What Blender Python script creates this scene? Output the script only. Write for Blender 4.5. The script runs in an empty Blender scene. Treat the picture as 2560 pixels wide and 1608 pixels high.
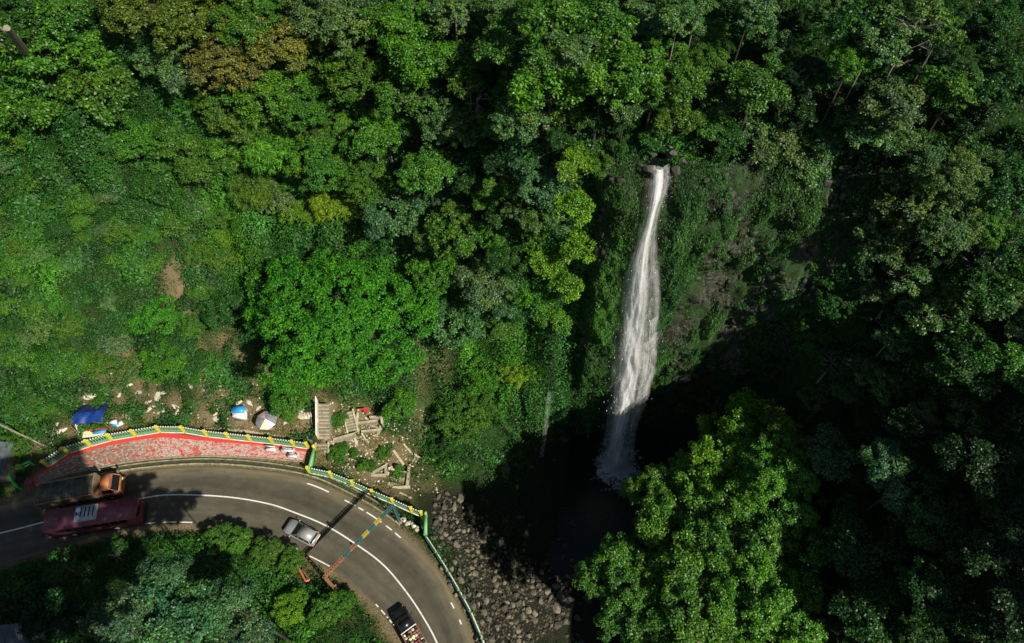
import bpy, bmesh, math, random
import numpy as np
from mathutils import Vector, Matrix, noise
from mathutils.geometry import delaunay_2d_cdt

random.seed(7)
RNG = np.random.default_rng(11)
S = bpy.context.scene
COL = S.collection

# ------------------------------------------------------------------ camera, sky, sun, exposure
F = 2560 * 24.0 / 36.0
TILT = math.radians(34.0)
CAMH = 75.0
ST, CT = math.sin(TILT), math.cos(TILT)
cam = bpy.data.cameras.new('camera')
cam.lens, cam.sensor_width, cam.clip_end, cam.clip_start = 24.0, 36.0, 3000.0, 0.5
camo = bpy.data.objects.new('camera', cam)
camo.location = (0, 0, CAMH)
camo.rotation_euler = (TILT, 0, 0)
COL.objects.link(camo)
S.camera = camo

SUN = Vector((0.54, -0.50, 0.70)).normalized()
world = bpy.data.worlds.new('World')
S.world = world
world.use_nodes = True
wn = world.node_tree
wn.nodes.clear()
sky = wn.nodes.new('ShaderNodeTexSky')
sky.sky_type = 'NISHITA'
sky.sun_disc = False
sky.sun_elevation = math.asin(SUN.z)
sky.sun_rotation = math.atan2(SUN.x, SUN.y)
bgn = wn.nodes.new('ShaderNodeBackground')
bgn.inputs['Strength'].default_value = 0.062
wo = wn.nodes.new('ShaderNodeOutputWorld')
wn.links.new(sky.outputs[0], bgn.inputs[0])
wn.links.new(bgn.outputs[0], wo.inputs[0])

sl = bpy.data.lights.new('sun', 'SUN')
sl.energy = 5.0
sl.angle = math.radians(0.55)
sl.color = (1.0, 0.93, 0.80)
so = bpy.data.objects.new('sun', sl)
so.rotation_euler = SUN.to_track_quat('Z', 'Y').to_euler()
so.location = (40, -40, 120)
COL.objects.link(so)
S.view_settings.view_transform = 'Standard'
S.view_settings.look = 'None'
S.view_settings.exposure = 0.22
S.view_settings.gamma = 1.0
S.cycles.max_bounces = 6
S.cycles.transparent_max_bounces = 24
S.cycles.diffuse_bounces = 2
S.cycles.glossy_bounces = 2
S.cycles.transmission_bounces = 3


# ------------------------------------------------------------------ picture -> world helpers
def rayd(px, py):
    x = (px - 1280.0) / F
    y = -(py - 804.0) / F
    return np.array([x, ST + y * CT, -CT + y * ST])


def P(px, py, z=0.0):
    d = rayd(px, py)
    t = (z - CAMH) / d[2]
    return np.array([d[0] * t, d[1] * t, z])


def tag(o, label=None, cat=None, group=None, kind=None):
    if label: o['label'] = label
    if cat: o['category'] = cat
    if group: o['group'] = group
    if kind: o['kind'] = kind
    return o


# ------------------------------------------------------------------ materials
class NT:
    def __init__(s, name):
        s.m = bpy.data.materials.new(name)
        s.m.use_nodes = True
        s.t = s.m.node_tree
        s.b = s.t.nodes['Principled BSDF']
        s.out = s.t.nodes['Material Output']

    def n(s, typ, **kw):
        nd = s.t.nodes.new(typ)
        for k, v in kw.items():
            if k in nd.inputs.keys() if not k.startswith('_') else False:
                nd.inputs[k].default_value = v
            else:
                setattr(nd, k.lstrip('_'), v)
        return nd

    def l(s, a, b):
        s.t.links.new(a, b)

    def noise(s, scale, detail=4, rough=.6, vec=None, dist=0.0):
        nd = s.t.nodes.new('ShaderNodeTexNoise')
        nd.inputs['Scale'].default_value = scale
        nd.inputs['Detail'].default_value = detail
        nd.inputs['Roughness'].default_value = rough
        nd.inputs['Distortion'].default_value = dist
        if vec is not None: s.l(vec, nd.inputs['Vector'])
        return nd

    def ramp(s, fac, stops):
        r = s.t.nodes.new('ShaderNodeValToRGB')
        el = r.color_ramp.elements
        while len(el) < len(stops): el.new(0.5)
        for e, (p, c) in zip(el, stops):
            e.position = p
            e.color = (*c, 1) if len(c) == 3 else c
        s.l(fac, r.inputs[0])
        return r

    def mix(s, fac, a, b, mode='MIX'):
        r = s.t.nodes.new('ShaderNodeMix')
        r.data_type = 'RGBA'
        r.blend_type = mode
        for sock, v in ((r.inputs[0], fac), (r.inputs[6], a), (r.inputs[7], b)):
            if hasattr(v, 'links') or hasattr(v, 'is_linked'): s.l(v, sock)
            elif isinstance(v, (int, float)): sock.default_value = v
            else: sock.default_value = (*v, 1)
        return r.outputs[2]

    def math(s, op, a, b=None, c=None):
        r = s.t.nodes.new('ShaderNodeMath')
        r.operation = op
        for i, v in enumerate((a, b, c)):
            if v is None: continue
            if isinstance(v, (int, float)): r.inputs[i].default_value = v
            else: s.l(v, r.inputs[i])
        return r.outputs[0]

    def bump(s, h, strength=.5, dist=.1):
        b = s.t.nodes.new('ShaderNodeBump')
        b.inputs['Strength'].default_value = strength
        b.inputs['Distance'].default_value = dist
        s.l(h, b.inputs['Height'])
        s.l(b.outputs[0], s.b.inputs['Normal'])


def simple(name, col, rough=.6, metal=0.0, var=.25, scale=3.0, spec=.4, bump=0.0, coord='Object'):
    q = NT(name)
    tc = q.n('ShaderNodeTexCoord')
    nz = q.noise(scale, 5, .65, tc.outputs[coord])
    lo = tuple(c * (1 - var) for c in col)
    hi = tuple(min(1, c * (1 + var)) for c in col)
    r = q.ramp(nz.outputs[0], [(.3, lo), (.7, hi)])
    q.l(r.outputs[0], q.b.inputs['Base Color'])
    q.b.inputs['Roughness'].default_value = rough
    q.b.inputs['Metallic'].default_value = metal
    q.b.inputs['Specular IOR Level'].default_value = spec
    if bump: q.bump(nz.outputs[0], bump, .05)
    return q.m


def worn(name, col, under, amount=.5, scale=4.0, rough=.7):
    """paint with chips that show what is under it"""
    q = NT(name)
    tc = q.n('ShaderNodeTexCoord')
    nz = q.noise(scale, 8, .75, tc.outputs['Object'])
    n2 = q.noise(scale * .3, 3, .5, tc.outputs['Object'])
    f = q.ramp(nz.outputs[0], [(amount, (0, 0, 0)), (amount + .06, (1, 1, 1))])
    c = q.mix(n2.outputs[0], tuple(x * .75 for x in col), col)
    c2 = q.mix(f.outputs[0], c, under)
    q.l(c2, q.b.inputs['Base Color'])
    q.b.inputs['Roughness'].default_value = rough
    return q.m


def leaf_material(name, gloss=.42, trans=.3, spec=.5, tinted=False):
    q = NT(name)
    at = q.n('ShaderNodeAttribute', _attribute_name='tone')
    oi = q.n('ShaderNodeObjectInfo')
    base = oi.outputs['Color']
    ti = q.n('ShaderNodeAttribute', _attribute_name='tint')
    warm = q.mix(1.0, base, (1.45, 1.25, .8), 'MULTIPLY')
    cool = q.mix(1.0, base, (.72, .85, 1.25), 'MULTIPLY')
    c = q.mix(ti.outputs['Fac'], cool, warm)
    val = q.math('MULTIPLY_ADD', at.outputs['Fac'], 1.35, .25)
    h = q.t.nodes.new('ShaderNodeHueSaturation')
    q.l(val, h.inputs['Value'])
    q.l(c, h.inputs['Color'])
    q.l(h.outputs[0], q.b.inputs['Base Color'])
    q.b.inputs['Roughness'].default_value = gloss
    q.b.inputs['Specular IOR Level'].default_value = spec
    tr = q.n('ShaderNodeBsdfTranslucent')
    tcol = q.mix(1.0, h.outputs[0], (1.5, 1.35, .6), 'MULTIPLY')
    q.l(tcol, tr.inputs[0])
    ms = q.n('ShaderNodeMixShader')
    ms.inputs[0].default_value = trans
    q.l(q.b.outputs[0], ms.inputs[1])
    q.l(tr.outputs[0], ms.inputs[2])
    q.l(ms.outputs[0], q.out.inputs[0])
    return q.m


M = {}
M['leaf'] = leaf_material('leaf_glossy', .42, .28, .40)
M['leaf_soft'] = leaf_material('leaf_soft', .6, .3, .3)
M['bark'] = simple('bark', (.045, .038, .028), .9, var=.5, scale=6, bump=.6)
M['bark_pale'] = simple('bark_pale', (.22, .19, .145), .85, var=.35, scale=6, bump=.4)
M['green'] = worn('railing_green', (.17, .38, .19), (.30, .30, .24), .60, 5)
M['greenpale'] = worn('railing_pale_green', (.20, .46, .20), (.45, .45, .38), .60, 5)
M['yellow'] = worn('post_yellow', (.80, .68, .03), (.40, .38, .20), .68, 7)
M['whitecap'] = simple('whitewash', (.72, .72, .66), .8, var=.3, scale=5)
M['concrete'] = simple('concrete', (.25, .22, .155), .9, var=.4, scale=2.5, bump=.3)
M['concrete_pale'] = simple('concrete_pale', (.41, .365, .25), .9, var=.35, scale=2.2, bump=.3)
M['rock'] = simple('boulder_grey', (.125, .113, .078), .85, var=.6, scale=1.6, bump=.8)
_t = M['rock'].node_tree
_oi = _t.nodes.new('ShaderNodeObjectInfo')
_hs = _t.nodes.new('ShaderNodeHueSaturation')
_ma = _t.nodes.new('ShaderNodeMath')
_ma.operation = 'MULTIPLY_ADD'
_ma.inputs[1].default_value, _ma.inputs[2].default_value = 1.1, .45
_t.links.new(_oi.outputs['Random'], _ma.inputs[0])
_t.links.new(_ma.outputs[0], _hs.inputs['Value'])
_pb = _t.nodes['Principled BSDF']
_src = _pb.inputs['Base Color'].links[0].from_socket
_t.links.new(_src, _hs.inputs['Color'])
_t.links.new(_hs.outputs[0], _pb.inputs['Base Color'])
M['rock_gap_shade'] = simple('gap_shade_rock', (.06, .055, .04), .85, var=.6, scale=1.6, bump=.8)  # darker copy of the boulder rock; paints shade in the gaps
M['rock_pale'] = simple('rock_pale', (.55, .50, .38), .85, var=.35, scale=1.5, bump=.6)
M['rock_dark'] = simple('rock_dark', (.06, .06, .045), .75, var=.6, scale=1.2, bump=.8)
M['glass'] = simple('vehicle_glass', (.012, .014, .016), .08, var=.1, spec=.8)
M['rubber'] = simple('rubber', (.02, .02, .02), .85)
M['silver'] = simple('car_silver', (.42, .44, .42), .32, .35, var=.06, spec=.6)
M['chrome'] = simple('trim_grey', (.5, .5, .5), .35, .7, var=.1)
M['black'] = simple('black_paint', (.012, .014, .018), .3, var=.3, spec=.6)
M['dark'] = simple('dark_plastic', (.025, .025, .025), .6)
M['maroon'] = simple('bus_maroon', (.20, .055, .07), .5, var=.3, scale=1.2)
M['red'] = simple('signal_red', (.62, .035, .03), .5, var=.2)
M['orange'] = worn('truck_orange', (.58, .20, .07), (.28, .12, .06), .56, 3)
M['brownrust'] = worn('rust_brown', (.25, .10, .06), (.36, .18, .09), .5, 4)
M['tarp_dark'] = simple('dark_tarpaulin', (.075, .085, .06), .75, var=.5, scale=2, bump=.9)
M['wood'] = simple('weathered_wood', (.22, .15, .09), .85, var=.4, scale=4)
M['grey'] = simple('unit_grey', (.42, .45, .47), .5, var=.2)
M['white'] = simple('white_paint', (.78, .78, .76), .5, var=.1)
M['cream'] = simple('cream_canvas', (.78, .68, .42), .8, var=.08)
M['greycloth'] = simple('grey_canvas', (.22, .22, .24), .8, var=.15)
M['blue'] = simple('blue_tarpaulin', (.008, .04, .20), .45, var=.4, scale=3, bump=.8)
M['bluelight'] = simple('bright_blue_plastic', (.04, .30, .62), .4, var=.15)
M['navy'] = simple('navy_tarpaulin', (.012, .02, .09), .5, var=.3)
M['teal'] = worn('gantry_teal', (.03, .13, .12), (.25, .18, .10), .58, 5)
M['gold'] = worn('gantry_yellow', (.46, .38, .05), (.25, .18, .10), .62, 6)
M['rustorange'] = worn('orange_paint', (.75, .24, .08), (.3, .14, .08), .60, 6)
M['brightgreen'] = worn('bright_green_paint', (.05, .50, .10), (.2, .25, .1), .62, 6)
M['tin'] = worn('tin_roof_rust', (.34, .16, .13), (.20, .12, .09), .5, 3)
M['lamp_y'] = simple('amber_lens', (.8, .35, .02), .3)
M['greyshade'] = simple('grey_shade_roof', (.08, .10, .11), .8, var=.35, scale=2, bump=.5)  # dark grey roofs; for the hut, shade put into its concrete colour


# ------------------------------------------------------------------ mesh builders
class MB:
    def __init__(s): s.v, s.f = [], []

    def add(s, vs, fs):
        o = len(s.v)
        s.v += [tuple(map(float, v)) for v in vs]
        s.f += [tuple(i + o for i in f) for f in fs]
        return s

    def box(s, c, d, rz=0.0, tilt=None):
        hx, hy, hz = d[0] / 2, d[1] / 2, d[2] / 2
        R = Matrix.Rotation(rz, 3, 'Z')
        if tilt is not None: R = tilt @ R
        vs = [Vector(c) + R @ Vector((x * hx, y * hy, z * hz)) for x in (-1, 1) for y in (-1, 1) for z in (-1, 1)]
        return s.add(vs, [(0, 1, 3, 2), (4, 6, 7, 5), (0, 4, 5, 1), (2, 3, 7, 6), (0, 2, 6, 4), (1, 5, 7, 3)])

    def tube(s, a, b, r0, r1=None, n=6, cap=True):
        if r1 is None: r1 = r0
        a, b = Vector(a), Vector(b)
        d = (b - a)
        if d.length < 1e-6: return s
        d.normalize()
        u = d.orthogonal().normalized()
        w = d.cross(u)
        vs = []
        for c, r in ((a, r0), (b, r1)):
            for k in range(n):
                t = 2 * math.pi * k / n
                vs.append(c + (u * math.cos(t) + w * math.sin(t)) * r)
        fs = [(k, (k + 1) % n, n + (k + 1) % n, n + k) for k in range(n)]
        if cap: fs += [tuple(range(n - 1, -1, -1)), tuple(range(n, 2 * n))]
        return s.add(vs, fs)

    def prism(s, prof, y0, y1, axis='Y'):
        """profile of (x,z) run along y"""
        n = len(prof)
        vs = [(x, y0, z) for x, z in prof] + [(x, y1, z) for x, z in prof]
        fs = [(k, n + k, n + (k + 1) % n, (k + 1) % n) for k in range(n)]
        fs += [tuple(range(n)), tuple(range(2 * n - 1, n - 1, -1))]
        return s.add(vs, fs)

    def poly(s, pts, z0, z1):
        n = len(pts)
        vs = [(p[0], p[1], z0) for p in pts] + [(p[0], p[1], z1) for p in pts]
        fs = [(k, (k + 1) % n, n + (k + 1) % n, n + k) for k in range(n)]
        fs += [tuple(range(n - 1, -1, -1)), tuple(range(n, 2 * n))]
        return s.add(vs, fs)

    def quad(s, a, b, c, d): return s.add([a, b, c, d], [(0, 1, 2, 3)])

    def mesh(s, name, mat, smooth=False):
        me = bpy.data.meshes.new(name)
        me.from_pydata(s.v, [], s.f)
        me.materials.append(mat)
        if smooth: me.polygons.foreach_set('use_smooth', [True] * len(me.polygons))
        me.update()
        return me

    def build(s, name, mat, parent=None, bevel=0.0, smooth=False, loc=None, rot=None):
        me = s.mesh(name, mat, smooth)
        if bevel:
            bm = bmesh.new()
            bm.from_mesh(me)
            bmesh.ops.recalc_face_normals(bm, faces=bm.faces)
            bmesh.ops.bevel(bm, geom=[e for e in bm.edges if e.is_manifold and e.calc_face_angle(0) > .35],
                            offset=bevel, segments=2, affect='EDGES', clamp_overlap=True)
            bm.to_mesh(me)
            bm.free()
            me.polygons.foreach_set('use_smooth', [True] * len(me.polygons))
            me.update()
        return link(me, name, parent, loc, rot)


def link(me, name, parent=None, loc=None, rot=None, scale=None):
    o = bpy.data.objects.new(name, me)
    COL.objects.link(o)
    if parent is not None: o.parent = parent
    if loc is not None: o.location = tuple(float(c) for c in loc)
    if rot is not None: o.rotation_euler = tuple(float(c) for c in rot)
    if scale is not None: o.scale = tuple(float(c) for c in scale)
    return o


def empty(name, loc, rz=0.0):
    o = bpy.data.objects.new(name, None)
    o.empty_display_size = .3
    o.location = tuple(float(c) for c in loc)
    o.rotation_euler = (0, 0, rz)
    COL.objects.link(o)
    return o


def copy_tree(src, loc=None, rot=None, scale=None):
    r = src.copy()
    COL.objects.link(r)
    if loc is not None: r.location = tuple(float(c) for c in loc)
    if rot is not None: r.rotation_euler = rot
    if scale is not None: r.scale = scale
    for ch in list(src.children):
        c = ch.copy()
        COL.objects.link(c)
        c.parent = r
        for g in list(ch.children):
            d = g.copy()
            COL.objects.link(d)
            d.parent = c
    return r


def np_mesh(name, V, Fq, mat, attrs=None, smooth=False):
    """V (n,3); Fq (m,k) faces"""
    me = bpy.data.meshes.new(name)
    n, (m, k) = len(V), Fq.shape
    me.vertices.add(n)
    me.vertices.foreach_set('co', np.ascontiguousarray(V, dtype=np.float32).ravel())
    me.loops.add(m * k)
    me.loops.foreach_set('vertex_index', np.ascontiguousarray(Fq, dtype=np.int32).ravel())
    me.polygons.add(m)
    me.polygons.foreach_set('loop_start', np.arange(0, m * k, k, dtype=np.int32))
    if smooth: me.polygons.foreach_set('use_smooth', np.ones(m, dtype=bool))
    me.update(calc_edges=True)
    for nm, (dom, arr) in (attrs or {}).items():
        a = me.attributes.new(nm, 'FLOAT', dom)
        a.data.foreach_set('value', np.ascontiguousarray(arr, dtype=np.float32))
    me.materials.append(mat)
    return me


def unit(v): return v / (np.linalg.norm(v, axis=-1, keepdims=True) + 1e-9)


def leaves(C, N, L, W, rng, tint=None, curl=.18, tdir=None, tone=None):
    n = len(C)
    N = unit(N)
    T = rng.normal(size=(n, 3)) if tdir is None else tdir + rng.normal(size=(n, 3)) * .35
    T = unit(T - N * (T * N).sum(1, keepdims=True))
    B = np.cross(N, T)
    L = np.broadcast_to(L, (n,))[:, None]
    W = np.broadcast_to(W, (n,))[:, None]
    V = np.stack([C - T * L * .5, C + B * W * .5 + N * L * curl - T * L * .05, C + T * L * .5, C - B * W * .5 + N * L * curl - T * L * .05], 1).reshape(-1, 3)
    Fq = np.arange(4 * n).reshape(n, 4)
    at = {'tone': ('FACE', rng.random(n) if tone is None else tone), 'tint': ('FACE', np.full(n, .5) if tint is None else tint)}
    return V, Fq, at


# value noise in numpy
_perm = np.random.default_rng(5).random((256, 256))


def vnoise(x, y, s=0):
    x = x + s * 17.3
    y = y + s * 31.7
    xi, yi = np.floor(x).astype(int), np.floor(y).astype(int)
    fx, fy = x - xi, y - yi
    fx, fy = fx * fx * (3 - 2 * fx), fy * fy * (3 - 2 * fy)
    g = lambda a, b: _perm[a & 255, b & 255]
    return (g(xi, yi) * (1 - fx) + g(xi + 1, yi) * fx) * (1 - fy) + (g(xi, yi + 1) * (1 - fx) + g(xi + 1, yi + 1) * fx) * fy


def fbm(x, y, o=4, s=0):
    r, a, t = 0, 1.0, 0
    for k in range(o):
        r = r + a * vnoise(x * 2 ** k, y * 2 ** k, s + k)
        t += a
        a *= .5
    return r / t


def catmull(pts, n=8):
    pts = [np.array(p, float) for p in pts]
    pts = [2 * pts[0] - pts[1]] + pts + [2 * pts[-1] - pts[-2]]
    out = []
    for i in range(1, len(pts) - 2):
        p0, p1, p2, p3 = pts[i - 1:i + 3]
        for k in range(n):
            t = k / n
            out.append(.5 * ((2 * p1) + (-p0 + p2) * t + (2 * p0 - 5 * p1 + 4 * p2 - p3) * t * t + (-p0 + 3 * p1 - 3 * p2 + p3) * t ** 3))
    out.append(pts[-2])
    return np.array(out)


def smooth01(a, b, x):
    t = np.clip((x - a) / (b - a), 0, 1)
    return t * t * (3 - 2 * t)


# ------------------------------------------------------------------ road lines (read off the photograph, laid on the ground plane z = 0)
centre_px = [(-160, 1368), (0, 1333), (99, 1308), (220, 1274), (350, 1247), (430, 1237), (562, 1242), (668, 1259), (743, 1284), (816, 1315), (889, 1360),
             (959, 1413), (1018, 1483), (1059, 1545), (1091, 1604), (1130, 1700), (1165, 1830)]
outer_px = [(-170, 1290), (0, 1262), (99, 1238), (190, 1208), (287, 1187), (396, 1173), (520, 1167), (659, 1177), (771, 1197), (857, 1234), (945, 1284),
            (1022, 1345), (1085, 1412), (1130, 1483), (1163, 1548), (1182, 1604), (1215, 1700), (1250, 1830)]
inner_px = [(-150, 1445), (0, 1412), (99, 1385), (220, 1345), (357, 1315), (469, 1311), (560, 1320), (645, 1340), (722, 1367), (760, 1389), (835, 1429),
            (884, 1470), (938, 1518), (981, 1569), (1004, 1606), (1045, 1700), (1080, 1830)]
centre = catmull([P(*p)[:2] for p in centre_px], 10)
outer = catmull([P(*p)[:2] for p in outer_px], 10)
inner = catmull([P(*p)[:2] for p in inner_px], 10)
terr_top_px = [(66, 1216), (84, 1196), (123, 1168), (168, 1135), (227, 1115), (266, 1105), (346, 1089), (413, 1083), (512, 1094), (638, 1106), (700, 1115), (768, 1125)]
terr_bot_px = [(89, 1212), (149, 1189), (231, 1172), (314, 1154), (396, 1145), (496, 1139), (570, 1140), (638, 1143), (700, 1148), (757, 1152)]
terr_top = catmull([P(*p)[:2] for p in terr_top_px], 6)
terr_bot = catmull([P(*p)[:2] for p in terr_bot_px], 6)


def resample(poly, n):
    d = np.r_[0, np.cumsum(np.linalg.norm(np.diff(poly, axis=0), axis=1))]
    t = np.linspace(0, d[-1], n)
    return np.stack([np.interp(t, d, poly[:, i]) for i in range(poly.shape[1])], 1)


def offset(poly, d):
    t = np.gradient(poly, axis=0)
    t = unit(t)
    nrm = np.stack([-t[:, 1], t[:, 0]], 1)
    return poly + nrm * d


# ------------------------------------------------------------------ terrain: surveyed points, triangulated and smoothed
CP = []
for px, py, z in [
    # foot of the left hill behind the stalls
    (-200, 1100, 1), (0, 1050, 2), (0, 1180, 0), (120, 1010, 2), (250, 1015, 1), (400, 1030, 0.6), (560, 1060, 0), (700, 1070, 0), (300, 975, 3), (450, 985, 2.2),
    (600, 980, 2), (700, 990, 2), (620, 900, 5), (450, 880, 7), (250, 880, 7), (50, 900, 7), (500, 760, 11), (300, 720, 14), (60, 720, 14), (-200, 720, 14),
    (520, 620, 15), (300, 520, 20.5), (60, 500, 21), (520, 450, 22), (300, 300, 28), (60, 280, 29), (-200, 300, 29), (560, 250, 30), (300, 80, 36), (60, 60, 37), (600, 60, 37),
    (-200, 60, 38), (740, 700, 12), (760, 500, 20), (790, 300, 27), (830, 80, 35),
    # middle slope
    (760, 960, 2.4), (850, 900, 4.5), (930, 980, 0.5), (820, 1060, 0.2), (900, 1080, -1.2), (800, 1130, -.2), (860, 1180, -.6), (960, 1140, -2.4), (1000, 1060, -2.5),
    (940, 1210, -1.6), (1030, 1190, -4), (1010, 1260, -1.2), (1060, 1290, -2.6), (1100, 1220, -6.2), (1080, 1120, -6.0), (1060, 1000, -1), (1150, 1000, -3), (1250, 1000, -2.5),
    (1000, 900, 5), (1150, 860, 7.5), (1270, 860, 8), (1330, 930, 2.5), (1000, 760, 12), (1150, 700, 16), (1280, 740, 17), (1000, 560, 20), (1150, 500, 24), (1000, 350, 27), (1150, 300, 30),
    (1000, 100, 35), (1200, 80, 37), (1360, 350, 35), (1360, 120, 38), (1400, 560, 27.5), (1380, 700, 20.5), (1380, 850, 10.5),
    # river bank with boulders
    (1100, 1400, -2.6), (1150, 1350, -5), (1200, 1450, -5.5), (1180, 1545, -2.2), (1250, 1600, -5.5), (1230, 1300, -9), (1330, 1480, -8.8), (1400, 1600, -9.6),
    (1215, 1640, -2.5), (1260, 1800, -3), (1180, 1200, -8.6),
    # south side of the road
    (760, 1440, .9), (640, 1400, .8), (500, 1370, .5), (300, 1390, .2), (100, 1440, -.4), (-100, 1480, -.5), (860, 1560, 1.2), (600, 1560, 1.6), (300, 1600, .5), (60, 1600, -2),
    (930, 1640, .6), (1000, 1800, .6),
]:
    CP.append(P(px, py, z))
CP += [np.array(p, float) for p in [
    (14, 34, -11.8), (8, 32, -11.8), (19, 31, -11.8), (13, 26, -11.8), (7, 26, -11.6), (18, 22, -11.5), (10, 19, -11.8), (5.5, 22, -11.9), (14, 10, -11.5), (9, 10, -10.6),
    (16, -5, -11.5), (10, -5, -10.5), (16, -40, -12), (9, -40, -11), (2, -20, -5), (2, -45, -5),
    (3, 37.5, -9.5), (9, 40.5, -11.5), (14, 41.5, -11.8), (20, 41.5, -11.5), (26, 39.5, -10.5),
    (2.5, 39.6, 4), (8.5, 43.2, 35.5), (12, 43.8, 36.4), (15.5, 44.2, 37), (20, 44.5, 37), (25, 43.5, 36), (30, 41, 34),
    (24.5, 29, -9.5), (23, 20, -9.5), (22, 10, -9.5), (22, -5, -9.5), (22, -40, -9.5),
    (29.5, 30, 9), (28, 20, 9), (27, 10, 9), (27, -5, 9), (27, -40, 9),
    (36, 34, 27), (36, 25, 21), (35, 15, 19), (34, 0, 18), (34, -20, 18), (44, 32, 33), (44, 22, 29), (43, 8, 28), (42, -6, 30), (42, -20, 36), (55, 25, 37), (54, 10, 37), (52, -6, 42),
    (52, -22, 48), (62, -40, 52), (80, 0, 50), (80, 30, 48), (50, 45, 42), (75, 60, 52),
    (12, 52, 38), (20, 56, 40), (30, 52, 40), (4, 58, 38), (12, 70, 44), (30, 70, 47), (-10, 75, 43), (-30, 80, 46), (-60, 90, 48), (0, 95, 52), (40, 95, 58), (80, 95, 60), (-90, 95, 52),
    (-110, 60, 30), (-110, 30, 3), (-110, 0, -3), (-70, 5, -2), (-45, 1, 6), (-27, 0, 7), (-12, 0, 2), (-60, -40, 14), (-20, -40, 12), (-110, -45, 0), (100, -45, 55), (110, 20, 55), (110, 95, 62),
    (-110, 130, 60), (0, 130, 60), (110, 130, 66),
]]
CP = np.array(CP)
vo, _, fo, ov, _, _ = delaunay_2d_cdt([Vector((p[0], p[1])) for p in CP], [], [], 0, 1e-5)
vz = [CP[o[0]][2] for o in ov]
GX0, GY0, GS = -100.0, -44.0, 0.5
NX, NY = 400, 346
gx = GX0 + np.arange(NX) * GS
gy = GY0 + np.arange(NY) * GS
GXX, GYY = np.meshgrid(gx, gy, indexing='ij')
HG = np.full((NX, NY), 20.0)
for f in fo:
    (x0, y0), (x1, y1), (x2, y2) = [vo[i][:] for i in f]
    z0, z1, z2 = [vz[i] for i in f]
    i0, i1 = max(0, int((min(x0, x1, x2) - GX0) / GS)), min(NX, int((max(x0, x1, x2) - GX0) / GS) + 2)
    j0, j1 = max(0, int((min(y0, y1, y2) - GY0) / GS)), min(NY, int((max(y0, y1, y2) - GY0) / GS) + 2)
    if i1 <= i0 or j1 <= j0: continue
    X, Y = GXX[i0:i1, j0:j1], GYY[i0:i1, j0:j1]
    det = (y1 - y2) * (x0 - x2) + (x2 - x1) * (y0 - y2)
    if abs(det) < 1e-9: continue
    a = ((y1 - y2) * (X - x2) + (x2 - x1) * (Y - y2)) / det
    b = ((y2 - y0) * (X - x2) + (x0 - x2) * (Y - y2)) / det
    c = 1 - a - b
    m = (a >= -1e-6) & (b >= -1e-6) & (c >= -1e-6)
    HG[i0:i1, j0:j1][m] = (a * z0 + b * z1 + c * z2)[m]


def blur(A, n):
    for _ in range(n):
        A = np.pad(A, 1, mode='edge')
        A = (A[:-2, 1:-1] + A[2:, 1:-1] + A[1:-1, :-2] + A[1:-1, 2:] + A[1:-1, 1:-1] * 2) / 6
    return A


HG = blur(HG, 5)
HG += (fbm(GXX / 6, GYY / 6, 3, 1) - .5) * 1.6 * smooth01(2, 10, HG)
HG += (fbm(GXX / 2.2, GYY / 2.2, 3, 4) - .5) * .5


def mind(pts):
    D = np.full(HG.shape, 1e9)
    for p in pts:
        D = np.minimum(D, (GXX - p[0]) ** 2 + (GYY - p[1]) ** 2)
    return np.sqrt(D)


Droad = mind(resample(centre, 160))
half = .5 * np.linalg.norm(resample(outer, 50) - resample(inner, 50), axis=1).mean()
terr_mid = resample(terr_top, 60) * .5 + resample(terr_bot, 60) * .5
Dterr = mind(np.vstack([resample(terr_top, 90), resample(terr_bot, 90), terr_mid]))
w = np.minimum(smooth01(half + .9, half + 2.6, Droad), smooth01(.8, 2.6, Dterr))
HG = HG * w + (-.13) * (1 - w)


def height(x, y):
    u = np.clip((np.asarray(x) - GX0) / GS, 0, NX - 1.001)
    v = np.clip((np.asarray(y) - GY0) / GS, 0, NY - 1.001)
    i, j = u.astype(int), v.astype(int)
    a, b = u - i, v - j
    return (HG[i, j] * (1 - a) + HG[i + 1, j] * a) * (1 - b) + (HG[i, j + 1] * (1 - a) + HG[i + 1, j + 1] * a) * b


def march(px, py, off=0.0):
    d = rayd(px, py)
    t = np.arange(8, 220, .2)
    x, y, z = d[0] * t, d[1] * t, CAMH + d[2] * t
    g = z - off - height(x, y)
    k = np.argmax(g < 0)
    if g[k] >= 0: k = len(t) - 1
    t0 = t[k] - .2 * (g[k] / (g[k] - g[k - 1] + 1e-9)) if k > 0 else t[k]
    return np.array([d[0] * t0, d[1] * t0, CAMH + d[2] * t0]), t0


def project(x, y, z):
    dz = z - CAMH
    dep = y * ST - dz * CT
    up = y * CT + dz * ST
    return 1280 + x / dep * F, 804 - up / dep * F, dep


# masks painted at places seen in the photograph
def spots(lst):
    A = np.zeros(HG.shape)
    for px, py, r, s in lst:
        p, t = march(px, py)
        R = r * t / F
        A = np.maximum(A, s * np.exp(-((GXX - p[0]) ** 2 + (GYY - p[1]) ** 2) / (R * R)))
    return A


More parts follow.
